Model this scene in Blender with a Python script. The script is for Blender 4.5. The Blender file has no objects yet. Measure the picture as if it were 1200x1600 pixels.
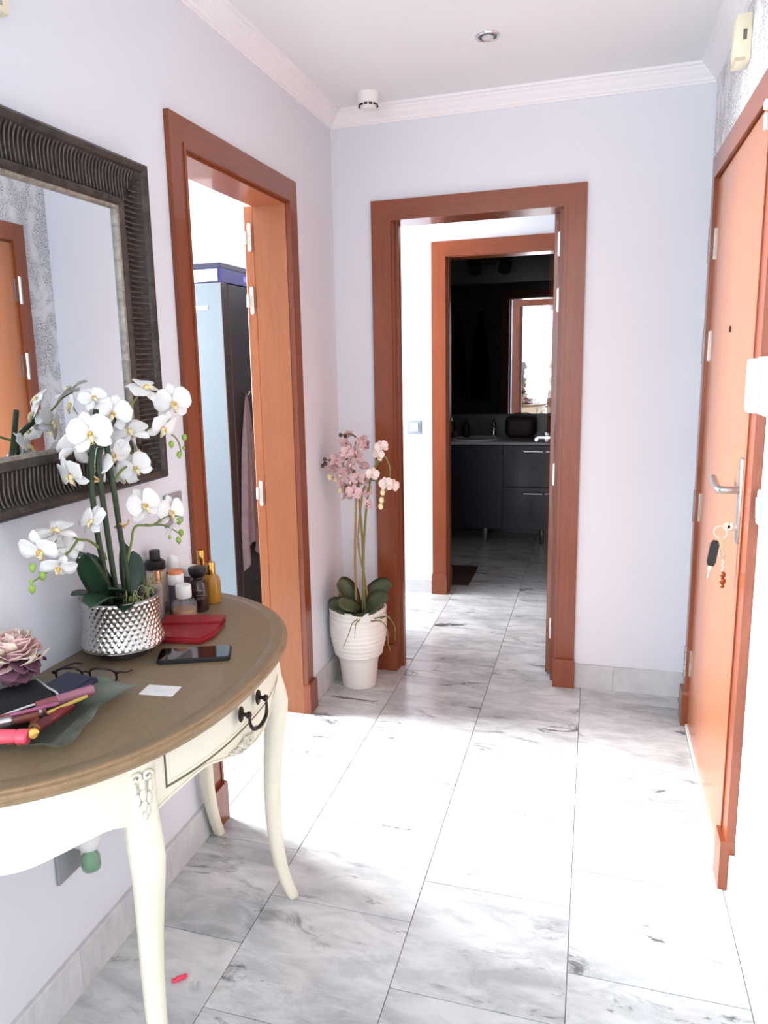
import bpy, bmesh, math, random
from mathutils import Vector, Matrix, noise as mnoise
PI = math.pi
random.seed(7)
scn = bpy.context.scene
COL = scn.collection

# ------------------------------------------------------------------ camera
cam_d = bpy.data.cameras.new('camera'); cam = bpy.data.objects.new('camera', cam_d); COL.objects.link(cam)
F, PX, PY = 1203.96, 540.93, 792.48
pitch, yaw, roll = -0.1848, -0.3131, -0.0268
_fw = Vector((math.sin(yaw)*math.cos(pitch), math.cos(yaw)*math.cos(pitch), math.sin(pitch)))
_rt = Vector((math.cos(yaw), -math.sin(yaw), 0)); _up = _rt.cross(_fw)
_r2 = math.cos(roll)*_rt + math.sin(roll)*_up; _u2 = -math.sin(roll)*_rt + math.cos(roll)*_up
cam.matrix_world = Matrix(((_r2.x, _u2.x, -_fw.x, 0), (_r2.y, _u2.y, -_fw.y, 0), (_r2.z, _u2.z, -_fw.z, 1.4352), (0, 0, 0, 1)))
cam_d.sensor_fit = 'VERTICAL'; cam_d.sensor_height = 36; cam_d.lens = F/1600*36
cam_d.shift_x = (600-PX)/1600; cam_d.shift_y = (PY-800)/1600
cam_d.clip_start = 0.02
scn.camera = cam

# ------------------------------------------------------------------ world, lights, exposure
world = bpy.data.worlds.new('world'); scn.world = world; world.use_nodes = True
world.node_tree.nodes['Background'].inputs[0].default_value = (0.8, 0.85, 1, 1)
world.node_tree.nodes['Background'].inputs[1].default_value = 0.3
vs = scn.view_settings
vs.view_transform = 'Standard'; vs.look = 'None'; vs.gamma = 1; vs.use_curve_mapping = False
vs.exposure = 0.44

def area(name, loc, direction, sx, sy, power, color=(1, 1, 1), spread=PI):
    l = bpy.data.lights.new(name, 'AREA'); l.shape = 'RECTANGLE'; l.size = sx; l.size_y = sy
    l.energy = power; l.color = color; l.spread = spread
    o = bpy.data.objects.new(name, l); COL.objects.link(o); o.location = loc
    o.rotation_euler = Vector(direction).to_track_quat('-Z', 'Y').to_euler()
    return o
area('living_room_window_light', (-3.45, -2.2, 1.35), (1, 0.0, 0), 2.6, 1.9, 132, (0.97, 0.98, 1))
area('rear_window_light', (-1.6, -3.9, 1.5), (0, 1, 0), 1.6, 1.8, 76, (0.97, 0.98, 1))
area('kitchen_window_light', (-3.45, 2.66, 1.72), (1, -.08, -0.28), 0.9, 1.1, 142, (0.97, 0.985, 1), math.radians(100))
area('hallway_window_light', (-1.95, 4.28, 1.5), (1, 0, -0.1), 0.5, 1.5, 37, (1, 0.99, 0.98))

# ------------------------------------------------------------------ materials
def lin(c): 
    return tuple(((v/255)/12.92 if v/255 <= .04045 else ((v/255+.055)/1.055)**2.4) for v in c)
def M(name, c, rough=.5, metal=0, trans=0, ior=1.45, coat=0, alpha=1, spec=.5, sheen=0, sub=0):
    m = bpy.data.materials.new(name); m.use_nodes = True
    b = m.node_tree.nodes['Principled BSDF']
    b.inputs['Base Color'].default_value = (*lin(c), 1); b.inputs['Roughness'].default_value = rough
    b.inputs['Metallic'].default_value = metal; b.inputs['Transmission Weight'].default_value = trans
    b.inputs['IOR'].default_value = ior; b.inputs['Coat Weight'].default_value = coat
    b.inputs['Coat Roughness'].default_value = .06; b.inputs['Specular IOR Level'].default_value = spec
    b.inputs['Sheen Weight'].default_value = sheen
    if sub:
        b.inputs['Subsurface Weight'].default_value = sub; b.inputs['Subsurface Radius'].default_value = (.01, .008, .006)
    return m
def N(m, t, **kw):
    n = m.node_tree.nodes.new(t)
    for k, v in kw.items():
        if k in n.inputs: n.inputs[k].default_value = v
        else: setattr(n, k, v)
    return n
def LK(m, a, b): m.node_tree.links.new(a, b)
def bsdf(m): return m.node_tree.nodes['Principled BSDF']
def coords(m, scale=(1, 1, 1), rot=(0, 0, 0), rnd=False):
    tc = N(m, 'ShaderNodeTexCoord'); mp = N(m, 'ShaderNodeMapping')
    mp.inputs['Scale'].default_value = scale; mp.inputs['Rotation'].default_value = rot
    src = tc.outputs['Object']
    if rnd:
        oi = N(m, 'ShaderNodeObjectInfo'); ml = N(m, 'ShaderNodeVectorMath', operation='MULTIPLY_ADD')
        cb = N(m, 'ShaderNodeCombineXYZ')
        for i in range(3): LK(m, oi.outputs['Random'], cb.inputs[i])
        ml.inputs[1].default_value = (37, 53, 91); LK(m, cb.outputs[0], ml.inputs[0]); LK(m, src, ml.inputs[2]); src = ml.outputs[0]
    LK(m, src, mp.inputs['Vector']); return mp.outputs['Vector']
def ramp(m, fac, stops):
    r = N(m, 'ShaderNodeValToRGB'); e = r.color_ramp.elements
    while len(e) < len(stops): e.new(.5)
    for x, (p, c) in zip(e, stops): x.position = p; x.color = (*(lin(c) if max(c) > 1 else c), 1)
    LK(m, fac, r.inputs['Fac']); return r.outputs['Color']
def noise(m, vec, scale=5, detail=4, rough=.55, dist=0):
    n = N(m, 'ShaderNodeTexNoise', Scale=scale, Detail=detail, Roughness=rough, Distortion=dist)
    LK(m, vec, n.inputs['Vector']); return n.outputs['Fac']
def bump(m, h, strength=.2, dist=.002):
    b = N(m, 'ShaderNodeBump', Strength=strength, Distance=dist); LK(m, h, b.inputs['Height']); LK(m, b.outputs['Normal'], bsdf(m).inputs['Normal'])
def mixc(m, fac, a, b, mode='MIX'):
    x = N(m, 'ShaderNodeMix', data_type='RGBA', blend_type=mode)
    if isinstance(fac, float): x.inputs[0].default_value = fac
    else: LK(m, fac, x.inputs[0])
    for s, v in ((6, a), (7, b)):
        if isinstance(v, tuple): x.inputs[s].default_value = (*lin(v), 1)
        else: LK(m, v, x.inputs[s])
    return x.outputs[2]

def paint(name, c, r=.75):
    m = M(name, c, r); v = coords(m); n = noise(m, v, 220, 3); bump(m, n, .12, .001)
    n2 = noise(m, v, 1.6, 3); LK(m, mixc(m, n2, c, tuple(min(255, int(x*1.03)) for x in c)), bsdf(m).inputs['Base Color']); return m
WALL = paint('wall_paint', (224, 227, 234)); CEIL = paint('ceiling_paint', (236, 238, 241), .8); KWALL = paint('kitchen_paint', (232, 234, 240))
TRIM = paint('plaster_trim', (240, 239, 242), .6)
def wood(name, scale, c0=(121, 60, 34), c1=(143, 75, 43), rough=.32, coat=.25):
    m = M(name, c1, rough, coat=coat); v = coords(m, scale)
    n = noise(m, v, 5, 5, .6, .6); n2 = noise(m, v, 26, 3, .6, .3)
    a = ramp(m, n, [(.3, c0), (.7, c1)]); LK(m, mixc(m, .35, a, ramp(m, n2, [(.35, c0), (.65, c1)])), bsdf(m).inputs['Base Color']); bump(m, n2, .05, .001); return m
WV = wood('cherry_upright', (9, 9, .7)); WHX = wood('cherry_across_x', (.7, 9, 9)); WHY = wood('cherry_across_y', (9, .7, 9))
WLEAF = wood('cherry_leaf', (7, 7, .5), (148, 88, 54), (162, 101, 65), .3, .3)
WJ = wood('cherry_jamb', (8, 8, .5), (138, 80, 46), (156, 94, 56), .35, .2)
WGLOSS = wood('cherry_lacquer', (9, 9, .7), (132, 70, 42), (150, 84, 54), .1, 1.0)

def marble(name, base, mid, vein, rough=.16, amt=1.0):
    m = M(name, base, rough, spec=.5); v = coords(m, (1, 2.4, 1), (0, 0, .75), True)
    cloud = noise(m, v, 1.9, 7, .62, .5); c2 = noise(m, v, 6.5, 6, .65, .6); streak = noise(m, v, 4.2, 10, .72, 1.1); mask = noise(m, v, 2.4, 3, .5, .2)
    c = ramp(m, cloud, [(.34, mid), (.50, tuple((a+2*b)/3 for a, b in zip(mid, base))), (.62, base)])
    c = mixc(m, .45, c, ramp(m, c2, [(.38, mid), (.60, base)]))
    s = ramp(m, streak, [(.375, (1, 1, 1)), (.455, (0, 0, 0))])
    mk = ramp(m, mask, [(.46, (0, 0, 0)), (.60, (1, 1, 1))])
    mu = N(m, 'ShaderNodeMath', operation='MULTIPLY'); LK(m, s, mu.inputs[0]); LK(m, mk, mu.inputs[1])
    mu2 = N(m, 'ShaderNodeMath', operation='MULTIPLY'); LK(m, mu.outputs[0], mu2.inputs[0]); mu2.inputs[1].default_value = amt
    LK(m, mixc(m, mu2.outputs[0], c, vein), bsdf(m).inputs['Base Color'])
    return m
MARBLE = marble('floor_marble', (222, 225, 225), (162, 166, 168), (84, 87, 90), .17, .95)
SKIRT = marble('skirting_marble', (222, 225, 226), (192, 194, 196), (150, 150, 150), .3, .4)
GROUT = M('grout', (200, 196, 188), .9)
def wallpaper():
    m = M('damask_wallpaper', (232, 232, 234), .6)
    v = coords(m); sx = N(m, 'ShaderNodeSeparateXYZ'); LK(m, v, sx.inputs[0])
    cb = N(m, 'ShaderNodeCombineXYZ')
    for i, per in ((1, .26), (2, .52)):
        pp = N(m, 'ShaderNodeMath', operation='PINGPONG'); LK(m, sx.outputs[i], pp.inputs[0]); pp.inputs[1].default_value = per; LK(m, pp.outputs[0], cb.inputs[i])
    n = noise(m, cb.outputs[0], 26, 4, .6, 2.6); n2 = noise(m, cb.outputs[0], 7, 2, .5, .8); n3 = noise(m, v, 150, 3)
    a = ramp(m, n, [(.40, (0, 0, 0)), (.46, (1, 1, 1)), (.56, (1, 1, 1)), (.62, (0, 0, 0))]); b = ramp(m, n2, [(.42, (0, 0, 0)), (.52, (1, 1, 1))])
    mu = N(m, 'ShaderNodeMath', operation='MULTIPLY'); LK(m, a, mu.inputs[0]); LK(m, b, mu.inputs[1])
    fl = ramp(m, n3, [(.42, (0, 0, 0)), (.6, (1, 1, 1))]); mu2 = N(m, 'ShaderNodeMath', operation='MULTIPLY'); LK(m, mu.outputs[0], mu2.inputs[0]); LK(m, fl, mu2.inputs[1])
    LK(m, mixc(m, mu2.outputs[0], (236, 236, 238), (128, 128, 134)), bsdf(m).inputs['Base Color'])
    bump(m, mu.outputs[0], .5, .003); return m
PAPER = wallpaper()
STEEL = M('brushed_steel', (178, 176, 174), .3, 1); CHROME = M('chrome', (225, 225, 228), .1, 1); NICKEL = M('hinge_metal', (215, 208, 196), .35, .7)
GOLD = M('gold_metal', (212, 164, 88), .2, 1); ROSE = M('rose_gold', (226, 172, 140), .25, 1); IRON = M('dark_iron', (46, 38, 34), .45, .6)
WHITEP = M('white_plastic', (240, 240, 238), .4); CREAMP = M('cream_plastic', (236, 228, 202), .5); BLACKP = M('black_plastic', (22, 22, 24), .35)
GREYP = M('grey_plastic', (170, 164, 168), .45); BLUEGREY = M('pale_blue_plastic', (136, 148, 166), .4); BLUEG2 = M('pale_blue_rocker', (176, 188, 204), .4); DARK = M('dark_void', (14, 14, 15), .7)
MIRROR = M('mirror_glass', (236, 240, 242), .01, 1)

def dust_mat(name, c, c2, sc, rough, **kw):
    m = M(name, c, rough, **kw); v = coords(m); n = noise(m, v, sc, 5, .6, .5)
    LK(m, ramp(m, n, [(.3, c), (.7, c2)]), bsdf(m).inputs['Base Color']); return m
FRAME = dust_mat('antique_bronze', (46, 41, 39), (84, 78, 73), 34, .42, metal=.45)
FRAMED = dust_mat('antique_bronze_dark', (38, 33, 32), (66, 60, 56), 30, .5, metal=.3)
FRAMEIN = dust_mat('worn_silver_edge', (120, 116, 108), (176, 172, 160), 60, .4, metal=.5)
CREAM = dust_mat('cream_lacquer', (234, 229, 206), (240, 236, 216), 9, .42)
CARVE = dust_mat('worn_carving', (206, 200, 182), (238, 234, 220), 70, .6)
LINE = M('dark_brown_line', (112, 98, 76), .7)  # dark brown for the strips drawn as drawer gap and grooves
TOPW = wood('tabletop_wood', (16, 5, 16), (120, 103, 78), (138, 120, 94), .42, .08)
EDGEW = wood('tabletop_edge', (10, 2, 10), (128, 102, 72), (162, 134, 100), .42, .1)

def GL(n, c, t=.92, r=.04):
    m = M(n, c, r, coat=.3); bsdf(m).inputs['Alpha'].default_value = 1-t*.75; return m
# ------------------------------------------------------------------ helpers
ORG = {}
def finish(o, parent, kind):
    COL.objects.link(o)
    if parent is not None: o.parent = parent
    if kind: o['kind'] = kind
def link(name, bm, mats, parent=None, local=False, smooth=False, kind=None):
    """one mesh object; vertices given in world space unless local"""
    if not isinstance(mats, (list, tuple)): mats = [mats]
    org = ORG.get(parent.name, Vector()) if parent is not None else Vector()
    if not local and parent is not None: bmesh.ops.translate(bm, verts=bm.verts, vec=-org)
    if parent is None and not local:
        bb = [v.co for v in bm.verts]; c = Vector((sum(v.x for v in bb)/len(bb), sum(v.y for v in bb)/len(bb), min(v.z for v in bb)))
        bmesh.ops.translate(bm, verts=bm.verts, vec=-c)
    bmesh.ops.recalc_face_normals(bm, faces=bm.faces)
    me = bpy.data.meshes.new(name); bm.to_mesh(me); bm.free()
    for m in mats: me.materials.append(m)
    if smooth: me.shade_smooth() if smooth is True else me.set_sharp_from_angle(angle=smooth)
    o = bpy.data.objects.new(name, me)
    if parent is None and not local: o.location = c
    finish(o, parent, kind)
    ORG[o.name] = org if parent is not None else (c if not local else Vector())
    return o
A30 = math.radians(35)
def thing(name, label, cat, loc=(0, 0, 0), rz=0, group=None):
    o = bpy.data.objects.new(name, None); COL.objects.link(o); o.location = loc; o.rotation_euler = (0, 0, rz)
    o.empty_display_size = .05
    o['label'] = label; o['category'] = cat
    if group: o['group'] = group
    ORG[o.name] = Vector(loc); return o
def tag(o, label, cat, group=None):
    o['label'] = label; o['category'] = cat
    if group: o['group'] = group
    return o
def struct(name, loc=(0, 0, 0)):
    o = bpy.data.objects.new(name, None); COL.objects.link(o); o.location = loc; o['kind'] = 'structure'; o.empty_display_size = .05
    ORG[o.name] = Vector(loc); return o
def B(): return bmesh.new()
def box(bm, x0, x1, y0, y1, z0, z1, mi=0, bev=0, seg=1):
    r = bmesh.ops.create_cube(bm, size=1); vs = r['verts']
    for v in vs: v.co = Vector(((x0+x1)/2+v.co.x*(x1-x0), (y0+y1)/2+v.co.y*(y1-y0), (z0+z1)/2+v.co.z*(z1-z0)))
    fs = list({f for v in vs for f in v.link_faces})
    for f in fs: f.material_index = mi
    if bev:
        es = list({e for v in vs for e in v.link_edges})
        bmesh.ops.bevel(bm, geom=es, offset=bev, segments=seg, affect='EDGES', profile=.5, material=-1)
    return bm
def bx(*a, **k): return box(B(), *a, **k)
def lathe(bm, prof, c=(0, 0, 0), n=24, mi=0, cap=True):
    c = Vector(c); rings = []
    for r, z in prof:
        rings.append([bm.verts.new(c+Vector((r*math.cos(2*PI*i/n), r*math.sin(2*PI*i/n), z))) for i in range(n)])
    for a, b in zip(rings, rings[1:]):
        for i in range(n):
            f = bm.faces.new((a[i], a[(i+1) % n], b[(i+1) % n], b[i])); f.material_index = mi
    if cap:
        for rg, rev in ((rings[0], True), (rings[-1], False)):
            f = bm.faces.new(rg[::-1] if rev else rg); f.material_index = mi
    return bm
def frames(pts):
    T = []
    for i in range(len(pts)):
        a = pts[max(0, i-1)]; b = pts[min(len(pts)-1, i+1)]; T.append((b-a).normalized())
    u = Vector((0, 0, 1)); 
    if abs(T[0].dot(u)) > .9: u = Vector((1, 0, 0))
    out = []
    for t in T:
        u = (u-t*u.dot(t)).normalized(); out.append((t, u, t.cross(u)))
    return out
def tube(bm, pts, rad, n=8, mi=0):
    pts = [Vector(p) for p in pts]; rad = rad if isinstance(rad, (list, tuple)) else [rad]*len(pts)
    rings = []
    for p, r, (t, u, w) in zip(pts, rad, frames(pts)):
        rings.append([bm.verts.new(p+u*r*math.cos(2*PI*i/n)+w*r*math.sin(2*PI*i/n)) for i in range(n)])
    for a, b in zip(rings, rings[1:]):
        for i in range(n):
            f = bm.faces.new((a[i], a[(i+1) % n], b[(i+1) % n], b[i])); f.material_index = mi
    for rg in (rings[0][::-1], rings[-1]):
        f = bm.faces.new(rg); f.material_index = mi
    return bm
def spline(pts, k=6):
    pts = [Vector(p) for p in pts]; P = [pts[0]*2-pts[1]]+pts+[pts[-1]*2-pts[-2]]; out = []
    for i in range(1, len(P)-2):
        for j in range(k):
            t = j/k; a, b, c, d = P[i-1:i+3]
            out.append(.5*((2*b)+(c-a)*t+(2*a-5*b+4*c-d)*t*t+(3*b-a-3*c+d)*t**3))
    return out+[pts[-1]]
def taper(n, a, b): return [a+(b-a)*i/(n-1) for i in range(n)]
def turned(bm, a, b, prof, n=16, mi=0):
    """solid of revolution along the axis a-b; prof = (fraction, radius)"""
    a, b = Vector(a), Vector(b); d = b-a; t = d.normalized(); u = t.orthogonal().normalized(); w = t.cross(u); rings = []
    for s, r in prof:
        rings.append([bm.verts.new(a+d*s+u*r*math.cos(2*PI*i/n)+w*r*math.sin(2*PI*i/n)) for i in range(n)])
    for p, q in zip(rings, rings[1:]):
        for i in range(n):
            f = bm.faces.new((p[i], p[(i+1) % n], q[(i+1) % n], q[i])); f.material_index = mi
    for rg in (rings[0][::-1], rings[-1]): bm.faces.new(rg).material_index = mi
    return bm
def prism(bm, poly, fn, d0, d1, mi=0):
    """polygon (a,b) extruded between depths d0, d1 through fn(a,b,d)->point"""
    lo = [bm.verts.new(fn(a, b, d0)) for a, b in poly]; hi = [bm.verts.new(fn(a, b, d1)) for a, b in poly]; n = len(poly)
    for f in [lo[::-1], hi]+[[lo[i], lo[(i+1) % n], hi[(i+1) % n], hi[i]] for i in range(n)]: bm.faces.new(f).material_index = mi
    return bm
def rslab(hx, hy, r, z0, z1, b):
    bm = B()
    def lp(o, z): return [bm.verts.new((sx*(hx-r)+(r-o)*math.cos(a), sy*(hy-r)+(r-o)*math.sin(a), z)) for sx, sy, a0 in ((1, 1, 0), (-1, 1, PI/2), (-1, -1, PI), (1, -1, 1.5*PI)) for a in taper(6, a0, a0+PI/2)]
    L = [lp(b, z0), lp(0, z0+b), lp(0, z1-b), lp(b, z1)]; n = len(L[0])
    for p, q in zip(L, L[1:]):
        for i in range(n): bm.faces.new((p[i], p[(i+1) % n], q[(i+1) % n], q[i]))
    bm.faces.new(L[0][::-1]); bm.faces.new(L[-1]); return bm
def ell(bm, c, r, mi=0, seg=10, rings=6):
    g = bmesh.ops.create_uvsphere(bm, u_segments=seg, v_segments=rings, radius=1)
    for v in g['verts']: v.co = Vector(c)+Vector((v.co.x*r[0], v.co.y*r[1], v.co.z*r[2]))
    for f in {f for v in g['verts'] for f in v.link_faces}: f.material_index = mi
    return bm
def ring(bm, c, R, r, axis=(0, 0, 1), n=20, k=6):
    ax = Vector(axis).normalized(); u = ax.orthogonal().normalized(); w = ax.cross(u); rg = []
    for i in range(n):
        a = 2*PI*i/n; d = u*math.cos(a)+w*math.sin(a)
        rg.append([bm.verts.new(Vector(c)+d*(R+r*math.cos(2*PI*j/k))+ax*r*math.sin(2*PI*j/k)) for j in range(k)])
    for i in range(n):
        for j in range(k): bm.faces.new((rg[i][j], rg[(i+1) % n][j], rg[(i+1) % n][(j+1) % k], rg[i][(j+1) % k]))
    return bm

# ------------------------------------------------------------------ room shell
XL, XR, YB, ZC = -1.114, .396, 3.361, 2.48
floor = link('floor', bx(-3.7, 1.4, -4.2, 6.7, -.12, -.006), GROUT, kind='structure')
_tiles = {}
def tile(x0, x1, y0, y1, top=0):
    g = .0008; w, d = round(x1-x0-2*g, 3), round(y1-y0-2*g, 3)
    if w < .012 or d < .012: return
    if (w, d) not in _tiles:
        bm = B(); c = .0008; zt = 0
        v = [bm.verts.new((sx*(w/2-i), sy*(d/2-i), z)) for i, z in ((0, -.012), (0, zt-c), (c, zt)) for sx, sy in ((-1, -1), (1, -1), (1, 1), (-1, 1))]
        for k in (0, 4):
            for j in range(4): bm.faces.new((v[k+j], v[k+(j+1) % 4], v[k+4+(j+1) % 4], v[k+4+j]))
        bm.faces.new(v[8:12]); me = bpy.data.meshes.new('tile'); bm.to_mesh(me); bm.free(); me.materials.append(MARBLE); _tiles[(w, d)] = me
    o = bpy.data.objects.new('tile', _tiles[(w, d)]); COL.objects.link(o); o.parent = floor
    o.location = Vector(((x0+x1)/2, (y0+y1)/2, top))-floor.location
PIT = .392; XE0 = -.02
phase = {0: 2.06, -1: 1.90, -2: 1.73, -3: 1.935, -4: 1.8, -5: 2.0, 1: 1.9, 2: 1.8, 3: 2.0}
regions = [(XL, XR, .25, YB), (-.85, -.135, YB, 3.49), (-2.0, 1.2, 3.49, 4.61), (-.85, -.14, 4.61, 4.75), (-1.75, .3, 4.75, 6.45), (-1.245, XL, 2.03, 2.81), (-3.6, -1.245, .22, 3.86), (-3.6, XR, -4.1, .1), (XL, XR, .1, .25)]
for (rx0, rx1, ry0, ry1) in regions:
    for k in range(-10, 5):
        a, b = max(rx0, XE0+k*.394), min(rx1, XE0+(k+1)*.394)
        if b-a < .012: continue
        ph = phase.get(k, 1.85)
        for j in range(-16, 14):
            c, d = max(ry0, ph+j*PIT), min(ry1, ph+(j+1)*PIT)
            if d-c > .012: tile(a, b, c, d)

link('ceiling', bx(-3.7, 1.4, -4.2, 6.7, ZC, ZC+.12), CEIL, kind='structure')
def wall(name, boxes, mat):
    bm = B()
    for b in boxes: box(bm, *b)
    return link(name, bm, mat, kind='structure')
T1 = .13
wall('wall_left', [(XL-T1, XL, .1, 2.02, -.006, ZC), (XL-T1, XL, 2.82, 3.361, -.006, ZC), (XL-T1, XL, 2.02, 2.82, 2.04, ZC)], WALL)
wall('wall_back', [(XL-T1, -.855, YB, 3.49, -.006, ZC), (-.13, XR+.16, YB, 3.49, -.006, ZC), (-.855, -.13, YB, 3.49, 2.04, ZC)], WALL)
wall('wall_right', [(XR, XR+.16, -4.1, 2.15, -.006, ZC), (XR, XR+.16, 3.1, YB, -.006, ZC), (XR, XR+.16, 2.15, 3.1, 2.04, ZC)], PAPER)
wall('wall_hallway', [(-2.1, -.855, 4.61, 4.75, -.006, ZC), (-.13, 1.3, 4.61, 4.75, -.006, ZC), (-.855, -.13, 4.61, 4.75, 2.04, ZC)], WALL)
wall('wall_hallway_left', [(-2.15, -2.05, 3.9, 4.75, -.006, ZC)], WALL)
wall('wall_hallway_right', [(1.2, 1.3, 3.49, 4.61, -.006, ZC)], WALL)
wall('wall_hallway_near', [(XR+.16, 1.3, YB, 3.49, -.006, ZC)], WALL)
wall('wall_kitchen_back', [(-3.6, XL-T1, 3.86, 3.96, -.006, ZC), (XL-T1, XL-T1+.06, 3.49, 3.96, -.006, ZC)], KWALL)
wall('wall_kitchen_left', [(-3.7, -3.6, -4.1, 3.96, -.006, ZC)], KWALL)
wall('wall_kitchen_front', [(-3.6, XL-T1, .1, .22, -.006, ZC)], KWALL)
wall('wall_rear', [(-3.7, XR+.16, -4.2, -4.1, -.006, ZC)], WALL)
BT = M('bathroom_tile_dimmed', (70, 74, 74), .3)  # tile darkened so the dimness of the room sits in its colour
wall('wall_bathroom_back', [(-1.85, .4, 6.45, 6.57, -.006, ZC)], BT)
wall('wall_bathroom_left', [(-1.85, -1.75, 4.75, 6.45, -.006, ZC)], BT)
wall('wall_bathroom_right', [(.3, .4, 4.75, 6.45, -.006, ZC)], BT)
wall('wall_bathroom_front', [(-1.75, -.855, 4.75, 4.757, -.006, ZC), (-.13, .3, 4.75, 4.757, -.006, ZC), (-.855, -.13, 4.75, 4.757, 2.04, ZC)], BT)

# cornice
CP = [(0, 2.418), (.006, 2.418), (.007, 2.424), (.013, 2.427), (.016, 2.434), (.030, 2.446), (.040, 2.458), (.048, 2.463), (.050, 2.469), (.060, 2.472), (.063, 2.48), (0, 2.48)]
def cornice(name, a, b, nrm, ma, mb):
    """a,b wall-corner points (x,y); nrm inward normal; ma/mb +1 when that end is an inside mitre"""
    a, b, nrm = Vector(a), Vector(b), Vector(nrm); d = (b-a).normalized(); bm = B()
    R = [[bm.verts.new((*(p+nrm*u+d*u*s), z)) for u, z in CP] for p, s in ((a, ma), (b, -mb))]; n = len(CP)
    for i in range(n): bm.faces.new((R[0][i], R[0][(i+1) % n], R[1][(i+1) % n], R[1][i]))
    bm.faces.new(R[0]); bm.faces.new(R[1][::-1])
    link(name, bm, TRIM, kind='structure')
cornice('trim_1', (XL, .1), (XL, YB), (1, 0), 0, 1)
cornice('trim_2', (XL, YB), (XR, YB), (0, -1), 1, 1)
cornice('trim_3', (XR, -4.1), (XR, YB), (-1, 0), 0, 1)

# skirting: separate marble pieces
def skirting(name, runs, fn, h, step=.40, first=.0):
    s = struct(name, fn(runs[0][0], 0, 0))
    for a, b in runs:
        e = [a]; x = a+(first or step)
        while x < b-.04: e.append(x); x += step
        e.append(b)
        for p, q in zip(e, e[1:]):
            bm = B(); prism(bm, [(0, 0), (.013, 0), (.013, h-.002), (.011, h), (0, h)], lambda u, z, t: fn(t, u, z), p+.0006, q-.0006)
            link('tile', bm, SKIRT, s)
skirting('baseboard_left', [(.1, 1.95), (2.89, YB)], lambda t, u, z: Vector((XL+u, t, z)), .108)
skirting('baseboard_back', [(-.052, XR)], lambda t, u, z: Vector((t, YB-u, z)), .108, .26, .165)
skirting('baseboard_right', [(.1, 2.08), (3.165, YB-.013)], lambda t, u, z: Vector((XR-u, t, z)), .108)
skirting('baseboard_hallway', [(-2.0, -.935)], lambda t, u, z: Vector((t, 4.61-u, z)), .085)

# ------------------------------------------------------------------ door frames
def casing(door, fn, a0, a1, top, w=.08, th=.016, wmats=(WV, WV, WHX), plinth=True, ph=.13):
    """mitred architrave; fn(a, z, d)->point, d out of the wall"""
    for k, poly in enumerate(([(a0, 0), (a0+w, 0), (a0+w, top-w), (a0, top)], [(a1-w, 0), (a1, 0), (a1, top), (a1-w, top-w)], [(a0, top), (a0+w, top-w), (a1-w, top-w), (a1, top)])):
        bm = prism(B(), poly, fn, 0, th)
        # raised inner bead
        i = .012
        q = ([(a0+w-i, 0), (a0+w, 0), (a0+w, top-w), (a0+w-i, top-w+i)], [(a1-w, 0), (a1-w+i, 0), (a1-w+i, top-w+i), (a1-w, top-w)], [(a0+w-i, top-w+i), (a0+w, top-w), (a1-w, top-w), (a1-w+i, top-w+i)])[k]
        prism(bm, q, fn, th, th+.004)
        link('architrave', bm, wmats[k], door)
    if plinth:
        for c in (a0+w/2, a1-w/2):
            h = w/2+.004
            bm = prism(B(), [(c-h, 0), (c+h, 0), (c+h, ph-.012), (c+h-.004, ph), (c-h+.004, ph), (c-h, ph-.012)], fn, 0, th+.014)
            link('plinth_block', bm, WV, door)
def hinge(door, c, axis_out, along, h=.11, mat=NICKEL, knuckle=True):
    """flat plate at c, facing axis_out, wide along `along`, with a knuckle"""
    c, o, l = Vector(c), Vector(axis_out), Vector(along); bm = B(); z = Vector((0, 0, 1)); n = 6
    w = .008; poly = [(-w, -h/2+w), (w, -h/2+w), (w, h/2-w), (-w, h/2-w)]
    pts = [(w*math.cos(t), h/2-w+w*math.sin(t)) for t in taper(7, 0, PI)]+[(w*math.cos(t), -h/2+w+w*math.sin(t)) for t in taper(7, PI, 2*PI)]
    prism(bm, pts, lambda a, b, d: c+l*a+z*b+o*d, 0, .0025)
    for s in (-.3, 0.05, .32): turned(bm, c+z*h*s, c+z*h*s+o*.0035, [(0, .0025), (1, .002)], 8)
    if knuckle: turned(bm, c-l*.014-z*h*.22+o*.004, c-l*.014+z*h*.22+o*.004, [(0, .006), (1, .006)], 10)
    link('hinge', bm, mat, door, smooth=A30)

# door_1: kitchen doorway in the left wall
d1 = struct('door_1', (XL, 2.42, 0))
casing(d1, lambda a, z, d: Vector((XL+d, a, z)), 1.954, 2.884, 2.11, wmats=(WV, WV, WHY))
link('jamb', bx(XL-T1, XL, 2.80, 2.82, 0, 2.04), WJ, d1); link('jamb', bx(XL-T1, XL, 2.02, 2.04, 0, 2.04), WJ, d1)
link('head_jamb', bx(XL-T1, XL, 2.04, 2.80, 2.02, 2.04), WHY, d1)
lf = link('leaf', bx(XL-T1-.042, XL-T1-.004, 2.806, 3.50, .008, 2.025, bev=.002), WJ, d1)
for z in (1.912, 1.68, .93): hinge(d1, (XL-T1-.021, 2.805, z), (0, -1, 0), (1, 0, 0), .105)
link('strike_plate', bx(XL-.075, XL-.055, 2.04, 2.0415, .94, 1.08), NICKEL, d1)

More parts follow.
